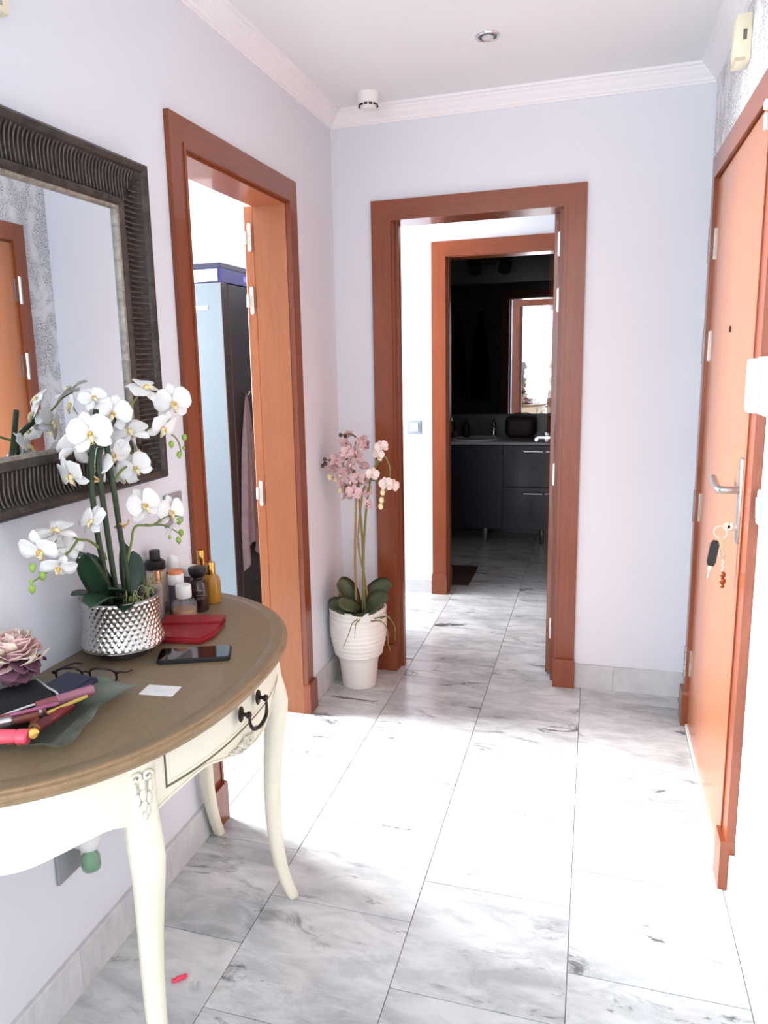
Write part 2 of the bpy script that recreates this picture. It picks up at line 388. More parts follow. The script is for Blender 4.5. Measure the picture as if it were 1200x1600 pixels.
# door_2: doorway in the back wall, leaf swung into the hallway
d2 = struct('door_2', (-.49, YB, 0))
casing(d2, lambda a, z, d: Vector((a, YB-d, z)), -.937, -.052, 2.11, .085)
link('jamb', bx(-.855, -.843, YB, 3.49, 0, 2.04), WV, d2); link('jamb', bx(-.142, -.13, YB, 3.49, 0, 2.04), WV, d2)
link('head_jamb', bx(-.843, -.142, YB, 3.49, 2.025, 2.04), WHX, d2)
link('door_stop', bx(-.843, -.830, 3.40, 3.44, 0, 2.025), WV, d2); link('door_stop', bx(-.155, -.142, 3.40, 3.44, 0, 2.025), WV, d2)
def hang(bm, px, py, ang):
    bmesh.ops.rotate(bm, verts=bm.verts, cent=(px, py, 0), matrix=Matrix.Rotation(ang, 3, 'Z')); return bm
HX, HY, HA = -.144, 3.475, math.radians(4.6)
leaf2 = link('leaf', hang(bx(HX-.036, HX, HY, HY+.70, .008, 2.022, bev=.0015), HX, HY, HA), WGLOSS, d2)
for z in (1.9, 1.673, .93, .221):
    hinge(d2, (HX-.014, HY-.001, z), (0, -1, 0), (-1, 0, 0), .1)
bm = B(); yh = HY+.64
for sx, x0 in ((-1, HX-.036), (1, HX)):
    turned(bm, (x0, yh, 1.03), (x0+sx*.008, yh, 1.03), [(0, .025), (1, .024)], 20)
    tube(bm, [(x0, yh, 1.03), (x0+sx*.045, yh, 1.03), (x0+sx*.052, yh-.012, 1.03), (x0+sx*.052, yh-.11, 1.03)], .009, 10)
hd = link('lever_handle', hang(bm, HX, HY, HA), CHROME, leaf2, smooth=A30)

casing(d2, lambda a, z, d: Vector((a, 3.49+d, z)), -.937, -.052, 2.11, .085)
# door_3: bathroom doorway
d3 = struct('door_3', (-.49, 4.61, 0))
casing(d3, lambda a, z, d: Vector((a, 4.61-d, z)), -.93, -.055, 2.11, .085)
casing(d3, lambda a, z, d: Vector((a, 4.757+d, z)), -.93, -.055, 2.11, .085)
link('jamb', bx(-.855, -.843, 4.61, 4.757, 0, 2.04), WV, d3); link('jamb', bx(-.142, -.13, 4.61, 4.757, 0, 2.04), WV, d3)
link('head_jamb', bx(-.843, -.142, 4.61, 4.757, 2.02, 2.04), WHX, d3)
link('door_stop', bx(-.843, -.832, 4.64, 4.68, 0, 2.02), WV, d3)

# door_4: entrance door in the right wall
d4 = struct('door_4', (XR, 2.62, 0))
casing(d4, lambda a, z, d: Vector((XR-d, a, z)), 2.085, 3.161, 2.11, .08, .022, (WV, WV, WHY), ph=.14)
link('jamb', bx(XR-.004, XR+.16, 3.085, 3.1, 0, 2.04), WV, d4); link('jamb', bx(XR-.004, XR+.16, 2.15, 2.165, 0, 2.04), WV, d4)
link('head_jamb', bx(XR-.004, XR+.16, 2.165, 3.085, 2.025, 2.04), WHY, d4)
PVX, PVY, PVA = XR-.012, 3.083, math.radians(-.4)
el = link('leaf', hang(bx(XR-.012, XR+.032, 2.168, 3.082, .006, 2.022, bev=.002), PVX, PVY, PVA), WLEAF, d4)
bm = bx(XR-.019, XR-.012, 2.175, 3.07, .001, .012); link('draught_strip', hang(bm, PVX, PVY, PVA), WHITEP, el)
for z in (1.81, 1.46, .875, .262):
    bm = B(); h = .125
    for i in range(5): turned(bm, (XR-.026, 3.092, z-h/2+i*h/5+.001), (XR-.026, 3.092, z-h/2+(i+1)*h/5-.001), [(0, .0075), (1, .0075)], 10)
    box(bm, XR-.0245, XR-.021, 3.092, 3.11, z-h/2, z+h/2); box(bm, XR-.0175, XR-.0125, 3.066, 3.09, z-h/2+.01, z+h/2-.01)
    link('hinge', bm, STEEL, d4, smooth=A30)
LX = XR-.014
bm = bx(LX-.010, LX, 2.225, 2.262, .930, 1.162, bev=.005, seg=2); pl = link('handle_plate', bm, STEEL, el, smooth=A30)
bm = tube(B(), spline([(LX-.008, 2.243, 1.075), (LX-.045, 2.243, 1.075), (LX-.056, 2.252, 1.075), (LX-.057, 2.30, 1.078), (LX-.057, 2.36, 1.09)], 4), .0105, 12)
link('lever_handle', bm, STEEL, el, smooth=A30)
bm = turned(B(), (LX-.009, 2.243, .975), (LX-.024, 2.243, .975), [(0, .0115), (.8, .0115), (1, .009)], 16); link('lock_cylinder', bm, NICKEL, el, smooth=A30)
bm = turned(B(), (LX, 2.60, 1.505), (LX-.005, 2.60, 1.505), [(0, .011), (1, .009)], 16); link('peephole', bm, IRON, el, smooth=A30)
link('contact_sensor', bx(LX-.019, LX-.002, 2.172, 2.19, 1.955, 1.992, bev=.003, seg=2), WHITEP, el)
link('contact_sensor', bx(XR-.040, XR-.022, 2.135, 2.16, 1.992, 2.012, bev=.003, seg=2), WHITEP, d4)
link('landing_floor', bx(XR+.05, XR+.16, 2.165, 3.085, -.006, .004), GROUT, d4)
# ------------------------------------------------------------------ console table
YC, TA, TB, TN = 1.36, .468, .568, 2.25; TZ = .80; XW = XL+.002
def sup(th, ia=0, ib=None):
    """point on the half superellipse, th in [-pi/2, pi/2]"""
    a, b = TA-ia, TB-(ia if ib is None else ib); c, s = math.cos(th), math.sin(th)
    return Vector((XW+a*abs(c)**(2/TN), YC+b*math.copysign(abs(s)**(2/TN), s), 0))
def thf(y, ia):
    b = TB-ia; q = min(1, abs(y-YC)/b); return math.copysign(math.asin(q**(TN/2)), y-YC)
def supn(th):
    a = sup(th-.01), sup(th+.01); d = (a[1]-a[0]).normalized(); return Vector((d.y, -d.x, 0))
table = thing('console_table', 'cream half-moon console table with taupe wooden top against left wall', 'table', (XW+.2, YC, 0))
NS = 72; TH = taper(NS+1, -PI/2, PI/2)
bm = B(); rings = []
for ins, z in [(.040, .768), (.013, .768), (.010, .772), (.006, .776), (.0055, .780), (0, .784), (-.001, .789), (.001, .793), (.006, .795), (.0075, .7985), (.011, .80), (.036, .80), (.0385, .7992), (.041, .80)]:
    rings.append([bm.verts.new(sup(t, ins)+Vector((0, 0, z))) for t in TH])
for k, (a, b) in enumerate(zip(rings, rings[1:])):
    for i in range(NS): bm.faces.new((a[i], a[i+1], b[i+1], b[i])).material_index = 1 if k < 10 else (2 if k in (11, 12) else 0)
f = bm.faces.new(rings[-1]); f.material_index = 0
bm.faces.new(rings[0][::-1]).material_index = 1
for s in (0, -1):  # wall side
    pass
bm.faces.new([r[0] for r in rings]+[r[-1] for r in rings[::-1]]).material_index = 1
link('tabletop', bm, [TOPW, EDGEW, TOPW], table, smooth=A30)
# apron panels (thickened curved strips)
IA = .030; Y0, Y1 = 1.062, 1.712; thA, thB = thf(Y0, IA), thf(Y1, IA)
def apron_bottom(s):
    """s in [-1,1] across a panel"""
    a = abs(s); c = .045*math.exp(-(s/.33)**2); e = .030*max(0, (a-.62)/.38)**1.6
    return .684-c-e+.006*math.exp(-((a-.52)/.1)**2)
def strip(bm, t0, t1, n, zt, zb, o0, o1, mi=0):
    V = []
    for i in range(n+1):
        t = t0+(t1-t0)*i/n; s = -1+2*i/n; p, nn = sup(t, IA), supn(t)
        b = zb(s) if callable(zb) else zb; tp = zt(s) if callable(zt) else zt
        V.append([bm.verts.new(p+nn*o+Vector((0, 0, z))) for o, z in ((o1, tp), (o1, b), (o0, b), (o0, tp))])
    for a, b in zip(V, V[1:]):
        for j in range(4): bm.faces.new((a[j], a[(j+1) % 4], b[(j+1) % 4], b[j])).material_index = mi
    bm.faces.new(V[0]).material_index = mi; bm.faces.new(V[-1][::-1]).material_index = mi
bm = B()
strip(bm, thA, thB, 40, .769, apron_bottom, -.018, 0)
strip(bm, -PI/2+.02, thA, 24, .769, lambda s: .668-.028*math.exp(-(s/.45)**2)-.03*max(0, (abs(s)-.7)/.3)**1.5, -.018, 0)
strip(bm, thB, PI/2-.02, 24, .769, lambda s: .668-.028*math.exp(-(s/.45)**2)-.03*max(0, (abs(s)-.7)/.3)**1.5, -.018, 0)
strip(bm, thA, thB, 40, lambda s: apron_bottom(s)+.004, apron_bottom, 0, .0035)   # bead along the scalloped edge
ap = link('apron', bm, CREAM, table, smooth=A30)
d0, d1t = thf(1.108, IA), thf(1.612, IA)
bm = B(); strip(bm, d0-.007, d1t+.007, 36, .768, .693, 0, .0010, 0); link('drawer_gap', bm, LINE, table)
bm = B(); strip(bm, d0, d1t, 36, .7645, .699, 0, .0022, 0)
for q in (d0+.014, d1t-.014): strip(bm, q-.002, q+.002, 2, .760, .7035, .0022, .0034, 0)
strip(bm, d0+.014, d1t-.014, 36, .7055, .7035, .0022, .0034, 0); strip(bm, d0+.014, d1t-.014, 36, .7605, .7585, .0022, .0034, 0)
dr = link('drawer', bm, CREAM, table, smooth=A30)
for y in (1.078, 1.642):
    bm = B(); t = thf(y, IA); strip(bm, t-.002, t+.002, 2, .766, .70, 0, .0015); link('groove', bm, LINE, table)
tm = thf(YC, IA); pc = sup(tm, IA)
bm = B()
for dy in (-.042, .042):
    ell(bm, (pc.x+.012, YC+dy, .742), (.004, .012, .017), 0, 14, 8); turned(bm, (pc.x+.010, YC+dy, .742), (pc.x+.034, YC+dy, .742), [(0, .0045), (.55, .004), (.7, .0075), (.9, .0075), (1, .004)], 12)
bail = spline([(pc.x+.030, YC-.042, .742), (pc.x+.031, YC-.041, .722), (pc.x+.033, YC-.030, .707), (pc.x+.034, YC, .700), (pc.x+.033, YC+.030, .707), (pc.x+.031, YC+.041, .722), (pc.x+.030, YC+.042, .742)], 6) if True else spline([(pc.x+.027, YC-.042, .742), (pc.x+.03, YC-.040, .728), (pc.x+.032, YC-.030, .724), (pc.x+.034, YC-.026, .712), (pc.x+.035, YC-.012, .704), (pc.x+.035, YC+.012, .704), (pc.x+.034, YC+.026, .712), (pc.x+.032, YC+.030, .724), (pc.x+.03, YC+.040, .728), (pc.x+.027, YC+.042, .742)], 4)
tube(bm, bail, [.0026+.0018*math.sin(PI*i/(len(bail)-1)) for i in range(len(bail))], 8)
link('bail_pull', bm, IRON, dr, smooth=A30)
# carved ornament at the centre of the apron
def scroll(bm, c, n, t, u, R, turns, r0, flip=1):
    P = []; Rr = []
    for i in range(22):
        s = i/21; a = flip*turns*2*PI*s; rr = R*(1-.78*s); P.append(Vector(c)+t*rr*math.cos(a)+u*rr*math.sin(a)+n*.004); Rr.append(r0*(1-.4*s))
    tube(bm, P, Rr, 6)
Xa, Ya, Za = Vector((1, 0, 0)), Vector((0, 1, 0)), Vector((0, 0, 1))
bm = B(); c0 = Vector((sup(tm, IA).x, YC-.014, .660))
for s in (-1, 1):
    scroll(bm, c0+Ya*s*.016+Za*.004, Xa, Ya*s, Za, .014, 1.2, .0045); scroll(bm, c0+Ya*s*.045-Za*.002, Xa, -Ya*s, Za, .011, 1.1, .004)
    for k, (dy, dz, ry, rz_) in enumerate(((.030, .012, .010, .006), (.060, .004, .012, .006), (.073, -.001, .010, .005), (.084, .001, .008, .004), (.032, -.010, .012, .005))):
        ell(bm, c0+Ya*s*dy+Za*dz+Xa*.003, (.006, ry, rz_))
for a in range(5): ell(bm, c0+Xa*.004+Ya*.010*math.cos(PI*a/4)+Za*(.006+.014*math.sin(PI*a/4)), (.005, .005, .008))
ell(bm, c0+Xa*.004-Za*.006, (.006, .008, .007))
bmesh.ops.scale(bm, verts=bm.verts, vec=(1, .72, .72), space=Matrix.Translation(-c0))
for v in bm.verts: v.co.z += 2.6*(v.co.y-c0.y)**2; v.co.x -= .35*(v.co.y-c0.y)**2
link('carved_ornament', bm, CARVE, table, smooth=True)
# cabriole legs
def leg(px, py, nrm, back=False):
    n = Vector(nrm).normalized(); s = Vector((-n.y, n.x, 0)); bm = B(); rings = []
    prof = [(.768, 0, .027), (.70, 0, .027), (.655, .005, .027), (.62, .014, .028), (.585, .021, .0275), (.545, .021, .025), (.49, .014, .0225), (.42, .006, .020), (.34, .000, .0185), (.26, -.001, .0172), (.18, .004, .016), (.11, .015, .0152), (.055, .029, .0146), (.022, .041, .0148), (.004, .047, .0135), (0, .048, .0115)]
    for z, e, h in prof:
        c = Vector((px, py, z))+n*e; ch = h*.3; rr = []
        for a, b in ((h, -h+ch), (h, h-ch), (h-ch, h), (-h+ch, h), (-h, h-ch), (-h, -h+ch), (-h+ch, -h), (h-ch, -h)): rr.append(bm.verts.new(c+n*a+s*b))
        rings.append(rr)
    for a, b in zip(rings, rings[1:]):
        for i in range(8): bm.faces.new((a[i], a[(i+1) % 8], b[(i+1) % 8], b[i]))
    bm.faces.new(rings[0]); bm.faces.new(rings[-1][::-1])
    l = link('leg', bm, CREAM, table, smooth=math.radians(50))
    if not back:
        bm = B(); o = Vector((px, py, 0))+n*.0265
        for sg in (-1, 1):
            scroll(bm, o+s*sg*.010+Za*.742, n, s*sg, Za, .010, 1.1, .004); ell(bm, o+s*sg*.014+Za*.722+n*.002, (.005, .006, .012)); ell(bm, o+s*sg*.010+Za*.700+n*.002, (.005, .006, .013))
            ell(bm, o+s*sg*.006+Za*.678+n*.003, (.005, .005, .012))
        for z, r in ((.728, .010), (.708, .011), (.688, .010), (.668, .008), (.650, .006), (.636, .004)): ell(bm, o+Za*z+n*.003, (.006, r*.7, r*1.2))
        link('carved_leaf', bm, CARVE, l, smooth=True)
for y in (Y0, Y1):
    t = thf(y, IA); p = sup(t, IA); n = supn(t); p = p-n*.020; n2 = (n+Vector((0, .6 if y > YC else -.25, 0))).normalized(); leg(p.x, p.y, n2)
leg(XW+.032, 1.898, (.12, 1, 0), True); leg(XW+.032, .822, (.12, -1, 0), True)

# ------------------------------------------------------------------ wall mirror
MY0, MY1, MZ0, MZ1 = 1.0, 1.79, 1.15, 1.93
mir = thing('wall_mirror', 'square wall mirror in ribbed antique bronze frame on left wall', 'mirror', (XL, (MY0+MY1)/2, MZ0))
def mitre(prof, mi=0, bm=None):
    """picture-frame sweep: prof = (inset u, depth d)"""
    bm = bm or B()
    L = [[bm.verts.new((XL+d, y, z)) for (y, z) in ((MY0+u, MZ0+u), (MY1-u, MZ0+u), (MY1-u, MZ1-u), (MY0+u, MZ1-u))] for u, d in prof]
    for a, b in zip(L, L[1:]):
        for i in range(4): bm.faces.new((a[i], a[(i+1) % 4], b[(i+1) % 4], b[i])).material_index = mi
    return bm
link('outer_molding', mitre([(0, .002), (0, .034), (.004, .042), (.010, .046), (.017, .044), (.022, .038), (.024, .034)]), FRAME, mir, smooth=A30)
link('cove', mitre([(.024, .034), (.030, .026), (.045, .019), (.066, .017), (.084, .019), (.093, .023)]), FRAMED, mir, smooth=True)
link('inner_molding', mitre([(.093, .023), (.095, .028), (.100, .030), (.105, .028), (.109, .024), (.112, .022)]), FRAME, mir, smooth=A30)
link('inner_lip', mitre([(.112, .022), (.114, .023), (.119, .021), (.121, .016), (.121, .010)]), FRAMEIN, mir, smooth=A30)
bm = B(); PR = [(.024, .0345), (.034, .0285), (.047, .0255), (.066, .0250), (.082, .0265), (.093, .0270)]
pitch_r = .0125
for side in range(4):
    n = int((.79 if side % 2 == 0 else .78)/pitch_r)
    for k in range(n):
        q = (k+.5)/n; pts = []
        for u, d in PR:
            if side in (0, 2): y = MY0+.0+q*(MY1-MY0); z = MZ0+u if side == 0 else MZ1-u; ok = min(y-MY0, MY1-y) > u
            else: z = MZ0+q*(MZ1-MZ0); y = MY0+u if side == 1 else MY1-u; ok = min(z-MZ0, MZ1-z) > u
            if ok: pts.append((XL+d-.002, y, z))
        if len(pts) > 1: tube(bm, pts, .0023, 6)
link('ribs', bm, dust_mat('rib_bronze', (66, 58, 54), (108, 100, 94), 40, .42, metal=.4), mir, smooth=True, kind='stuff')
bm = B(); vs_ = [bm.verts.new((XL+.012, y, z)) for y, z in ((MY0+.118, MZ0+.118), (MY1-.118, MZ0+.118), (MY1-.118, MZ1-.118), (MY0+.118, MZ1-.118))]; bm.faces.new(vs_)
link('mirror_glass', bm, MIRROR, mir)
link('backing_board', bx(XL+.001, XL+.010, MY0+.02, MY1-.02, MZ0+.02, MZ1-.02), FRAMED, mir)

# ------------------------------------------------------------------ switches and wall boxes
def switch(name, label, fn, a0, a1, z0, z1, mat, rm, cat='switch'):
    s = thing(name, label, cat, fn((a0+a1)/2, z0, 0)); w = a1-a0; h = z1-z0
    bm = B(); i = .003
    lo = [(a0, z0), (a1, z0), (a1, z1), (a0, z1)]; hi = [(a0+i, z0+i), (a1-i, z0+i), (a1-i, z1-i), (a0+i, z1-i)]
    A_, B_, C_ = [[bm.verts.new(fn(a, z, d)) for a, z in q] for q, d in ((lo, 0), (lo, .006), (hi, .009))]
    for p, q in ((A_, B_), (B_, C_)):
        for k in range(4): bm.faces.new((p[k], p[(k+1) % 4], q[(k+1) % 4], q[k]))
    bm.faces.new(C_); bm.faces.new(A_[::-1]); link('plate', bm, mat, s)
    bm = prism(B(), [(a0+w*.2, z0+h*.2), (a1-w*.2, z0+h*.2), (a1-w*.2, z1-h*.2), (a0+w*.2, z1-h*.2)], lambda a, z, d: fn(a, z, d+(.003*(z-z0)/h if d > .009 else 0)), .0085, .0125); link('rocker', bm, rm, s)
    return s
SW = M('mauve_grey_plastic', (158, 150, 156), .4); SW2 = M('mauve_grey_rocker', (172, 164, 170), .4)
switch('light_switch', 'mauve grey light switch on left wall behind the white orchid', lambda a, z, d: Vector((XL+d, a, z)), 1.818, 1.908, 1.003, 1.092, SW, SW2)
switch('light_switch', 'pale blue light switch on hallway wall beyond the back doorway', lambda a, z, d: Vector((a, 4.61-d, z)), -1.083, -.999, 1.0, 1.083, BLUEGREY, BLUEG2)
switch('light_switch', 'pale light switch beside the entrance door under the intercom', lambda a, z, d: Vector((XR-d, a, z)), 1.992, 2.078, 1.02, 1.105, BLUEG2, BLUEG2)
s = thing('intercom', 'white intercom box beside the entrance door above the light switch', 'intercom', (XR, 1.95, 1.29))
link('body', bx(XR-.036, XR, 1.84, 2.055, 1.292, 1.425, bev=.008, seg=3), WHITEP, s, smooth=A30)
bm = bx(XR-.058, XR-.034, 1.99, 2.045, 1.296, 1.421, bev=.009, seg=3); link('handset', bm, WHITEP, s, smooth=A30)
link('call_button', bx(XR-.039, XR-.035, 1.87, 1.895, 1.33, 1.355, bev=.002), GREYP, s)
s = thing('door_chime', 'cream chime box high on the right wall near the cornice', 'chime', (XR, 2.69, 2.255))
link('body', bx(XR-.042, XR, 2.65, 2.73, 2.257, 2.386, bev=.004, seg=2), CREAMP, s, smooth=A30)
link('vent', bx(XR-.024, XR-.014, 2.648, 2.652, 2.315, 2.342), M('vent_grey', (110, 108, 96), .6), s)
link('lower_lip', bx(XR-.044, XR-.012, 2.6495, 2.71, 2.2575, 2.272, bev=.003), M('darker_cream', (206, 194, 160), .5), s)  # lower lip in a darker cream than the body
s = thing('wall_sensor', 'cream sensor box high on left wall above the mirror', 'sensor', (XL, 1.30, 2.09))
link('body', bx(XL, XL+.03, 1.25, 1.352, 2.102, 2.20, bev=.004, seg=2), CREAMP, s, smooth=A30)
link('lens', bx(XL+.03, XL+.033, 1.27, 1.33, 2.112, 2.14, bev=.001), GREYP, s)
# plug-in air freshener
s = thing('wall_socket', 'grey wall socket plate under the console table', 'socket', (XL, 1.30, .30))
link('plate', bx(XL, XL+.009, 1.262, 1.344, .300, .383, bev=.003), M('socket_grey', (150, 152, 156), .4), s)
s = thing('air_freshener', 'white plug-in air freshener with green oil bottle below table', 'freshener', (XL+.04, 1.325, .31))
bm = lathe(B(), [(.010, .372), (.022, .378), (.027, .395), (.027, .425), (.022, .445), (.010, .452)], (XL+.048, 1.325, -.012), 20); link('body', bm, WHITEP, s, smooth=True)
bm = lathe(B(), [(.015, .322), (.021, .325), (.0225, .335), (.021, .357), (.014, .368), (.011, .374)], (XL+.048, 1.325, -.012), 20)
GREENG = GL('green_oil_glass', (110, 168, 122), .5); link('oil_bottle', bm, GREENG, s, smooth=True)
bm = turned(B(), (XL+.009, 1.325, .372), (XL+.03, 1.325, .372), [(0, .014), (1, .014)], 16); link('plug', bm, WHITEP, s, smooth=A30)

# ceiling fittings
s = thing('recessed_spotlight', 'small chrome recessed spotlight in the white ceiling', 'ceiling light', (-.372, 2.79, ZC-.004))
bm = B(); c = (-.372, 2.79, 0); lathe(bm, [(.042, ZC), (.042, ZC-.004), (.039, ZC-.007), (.031, ZC-.006), (.030, ZC-.001)], c, 32, cap=False); link('trim_ring', bm, CHROME, s, smooth=True)
bm = B(); lathe(bm, [(.031, ZC-.0052), (.028, ZC-.002), (.022, ZC-.0006), (.001, ZC-.0004)], c, 28, cap=False); link('reflector', bm, M('dark_reflector', (120, 118, 112), .25, 1), s, smooth=True)
bm = lathe(B(), [(.020, ZC-.001), (.0195, ZC-.008), (.014, ZC-.013), (.002, ZC-.015)], c, 20); link('bulb', bm, M('lamp_face', (200, 200, 204), .25), s, smooth=True)
s = thing('smoke_detector', 'round white smoke detector with dark vents on ceiling corner', 'detector', (-.89, 3.17, ZC-.06))
bm = lathe(B(), [(.046, ZC), (.046, ZC-.010), (.044, ZC-.014), (.042, ZC-.034), (.034, ZC-.046), (.033, ZC-.052), (.028, ZC-.060), (.002, ZC-.062)], (-.89, 3.17, 0), 32); link('housing', bm, WHITEP, s, smooth=A30)
for k in range(12):
    a = 2*PI*k/12; c = Vector((-.89+.0365*math.cos(a), 3.17+.0365*math.sin(a), ZC-.0455)); t = Vector((-math.sin(a), math.cos(a), 0)); o = Vector((math.cos(a), math.sin(a), 0))
    bm = prism(B(), [(-.0065, -.0045), (.0065, -.0045), (.0065, .0045), (-.0065, .0045)], lambda p, q, d: c+t*p+Za*q+o*d-o*.002*(q/.0045), -.002, .0018); link('vent', bm, DARK, s)

# ------------------------------------------------------------------ orchids
def petal_mesh(name, L, W, cup, mat, tipw=1.0, base=.15, nu=6, nv=4, curl=0, tip=2.2):
    """petal lying along +X from the origin, face up +Z"""
    bm = B(); G = []
    for i in range(nu+1):
        t = i/nu; w = W*(base+(1-base)*math.sin(PI*min(1, t*.55+.0))**.9) if tipw > 1 else W*(base*(1-t)+math.sin(PI*t**.8)**.75)
        if tipw > 1: w = W*(base+(1-base)*min(1, t*2.0)**.8)*(max(0, 1-max(0, (t-.45)/.55)**tip))**.5
        row = []
        for j in range(nv+1):
            s = -1+2*j/nv; row.append(bm.verts.new((L*t, w*s, cup*L*(s*s*.35*w/W)-curl*L*t*t+.02*L*math.sin(PI*t))))
        G.append(row)
    for i in range(nu):
        for j in range(nv):
            f = bm.faces.new((G[i][j], G[i+1][j], G[i+1][j+1], G[i][j+1]))
    bmesh.ops.remove_doubles(bm, verts=bm.verts, dist=1e-5)
    ext = bmesh.ops.solidify(bm, geom=bm.faces[:], thickness=.0006)
    bmesh.ops.recalc_face_normals(bm, faces=bm.faces)
    me = bpy.data.meshes.new(name); bm.to_mesh(me); bm.free(); me.materials.append(mat); me.shade_smooth(); return me
def lip_mesh(name, S, mats):
    bm = B()
    ell(bm, (0, 0, .10*S), (.10*S, .10*S, .13*S), 0, 10, 6)                       # column
    for sg in (-1, 1):                                                           # side lobes
        ell(bm, (-.07*S, .13*S*sg, .15*S), (.12*S, .035*S, .12*S), 1, 8, 5)
    tube(bm, [(-.02*S, 0, .06*S), (-.16*S, 0, .18*S), (-.30*S, 0, .20*S), (-.44*S, 0, .12*S)], [.05*S, .11*S, .09*S, .02*S], 8, 1)
    for sg in (-1, 1): tube(bm, [(-.42*S, 0, .13*S), (-.47*S, .05*S*sg, .18*S), (-.42*S, .10*S*sg, .24*S)], [.02*S, .014*S, .006*S], 5, 0)
    ell(bm, (-.12*S, 0, .22*S), (.05*S, .06*S, .05*S), 2, 8, 5)
    me = bpy.data.meshes.new(name); bm.to_mesh(me); bm.free()
    for m in mats: me.materials.append(m)
    me.shade_smooth(); return me
def flower_kit(pref, S, pet, lipm, wide=.56, narrow=.30):
    return dict(wide=petal_mesh('petal', S, S*wide, .35, pet, 2, .18, curl=.10), sepal=petal_mesh('petal', S*.96, S*narrow, .3, pet, 2, .2, curl=.08, tip=1.7), lip=lip_mesh('lip', S, lipm), S=S, pet=pet)
def basis(d, twist=0, droop=True):
    z = Vector(d).normalized(); x = (Vector((0, 0, 1))-z*z.z); x = x.normalized() if x.length > .05 else Vector((0, 1, 0)); y = z.cross(x)
    m = Matrix((x, y, z)).transposed().to_4x4(); return m @ Matrix.Rotation(twist, 4, 'Z')   # local +X is 'up' on the flower
_core = {}
def flower(root, kit, pos, d, twist=0, open_=1.0, scale=1.0):
    key = id(kit)
    if key not in _core:
        bm = B(); ell(bm, (0, 0, -.02*kit['S']), (.09*kit['S'],)*2+(.06*kit['S'],), 0, 8, 5); me = bpy.data.meshes.new('flower'); bm.to_mesh(me); bm.free(); me.materials.append(kit['pet']); me.shade_smooth(); _core[key] = me
    f = bpy.data.objects.new('flower', _core[key]); COL.objects.link(f); f.parent = root
    m = basis(d, twist); m.translation = Vector(pos)-ORG[root.name]; f.matrix_local = m; f.scale = (scale,)*3
    S = kit['S']
    for nm, ang, z, tilt in (('sepal', 0, -.03, 6), ('sepal', 128, -.03, 8), ('sepal', -128, -.03, 8), ('wide', 68, .03, 2), ('wide', -68, .035, 2)):
        p = bpy.data.objects.new('petal', kit[nm]); COL.objects.link(p); p.parent = f
        a = math.radians(ang+random.uniform(-4, 4)); back = math.radians(tilt*open_*1.6+random.uniform(-5, 7)-6+(1-open_)*-55)
        p.matrix_local = Matrix.Translation((0, 0, z*S)) @ Matrix.Rotation(a, 4, 'Z') @ Matrix.Rotation(back, 4, 'Y')
    l = bpy.data.objects.new('lip', kit['lip']); COL.objects.link(l); l.parent = f; l.location = (0, 0, .02*S)
    return f
def leaf(bm, spine, W, fold=.25, n=12, up=(0, 0, 1)):
    P = spline(spine, max(2, n//(len(spine)-1))); k = len(P)-1; rows = []
    for i, (p, (t, u, w)) in enumerate(zip(P, frames(P))):
        s = i/k; h = W*(.42+.58*min(1, s*2.2))*max(0, 1-max(0, (s-.55)/.45)**2.4)**.5; h = max(h, .001)
        sd = Vector(up).cross(t); sd = sd.normalized() if sd.length > .08 else w; nn = t.cross(sd)
        rows.append([bm.verts.new(p+sd*h*q+nn*(h*fold*abs(q)**1.3)-nn*th) for q, th in ((-1, 0), (-.5, 0), (0, 0), (.5, 0), (1, 0), (.5, .003), (0, .004), (-.5, .003))])
    for a, b in zip(rows, rows[1:]):
        for j in range(8): bm.faces.new((a[j], a[(j+1) % 8], b[(j+1) % 8], b[j]))
    bm.faces.new(rows[0][::-1]); bm.faces.new(rows[-1]); return bm

WPET = M('white_orchid_petal', (246, 246, 244), .55, sub=.25); YEL = M('orchid_yellow', (226, 186, 104), .5); CRM = M('orchid_cream', (240, 226, 178), .5); RUST = M('orchid_rust', (190, 130, 60), .5)
STEM = M('orchid_stem', (44, 62, 40), .5); STEML = M('orchid_stem_light', (122, 138, 76), .5); BUD = M('orchid_bud', (150, 182, 84), .5)
LEAF = dust_mat('orchid_leaf', (24, 46, 32), (40, 68, 46), 9, .32); SOIL = dust_mat('bark_soil', (34, 28, 24), (70, 58, 46), 90, .9); TIE = M('raffia_tie', (196, 160, 104), .7); MOSS = M('dry_moss', (150, 152, 100), .8)
PC = Vector((-1.005, 1.432, TZ))
wo = thing('potted_orchid', 'white artificial orchid in silver hammered pot on the console table', 'orchid', PC)
# silver pot with a diamond lattice
SILV = M('hammered_silver', (206, 204, 200), .2, 1)
bm = B(); NU, NZ = 228, 64; rings = []
def potr(z):
    t = min(1, max(0, (z-.028)/.107)); return .0835+.010*(1-t)**2.2*1.0-.004*math.sin(PI*t)+.004*t**3
for k in range(NZ+1):
    z = .028+.107*k/NZ; r0 = potr(z); rg = []
    for i in range(NU):
        a = 2*PI*i/NU; u = a*38/(2*PI); v = (z-.028)/.0100; 
        hgt = abs(math.sin(PI*(u+v*.5)))*abs(math.sin(PI*(u-v*.5))) if .031 < z < .1325 else 0
        r = r0+.0030*hgt**.8-.001; rg.append(bm.verts.new(PC+Vector((r*math.cos(a), r*math.sin(a), z))))
    rings.append(rg)
for a, b in zip(rings, rings[1:]):
    for i in range(NU): bm.faces.new((a[i], a[(i+1) % NU], b[(i+1) % NU], b[i]))
pot = link('pot', bm, SILV, wo, smooth=True)
bm = lathe(B(), [(potr(.135), .134), (potr(.135)+.001, .137), (potr(.135)-.003, .1385), (potr(.135)-.006, .136), (.078, .11)], PC, 48, cap=False); link('rim', bm, M('dull_silver', (150, 150, 148), .45, .8), wo, smooth=True)
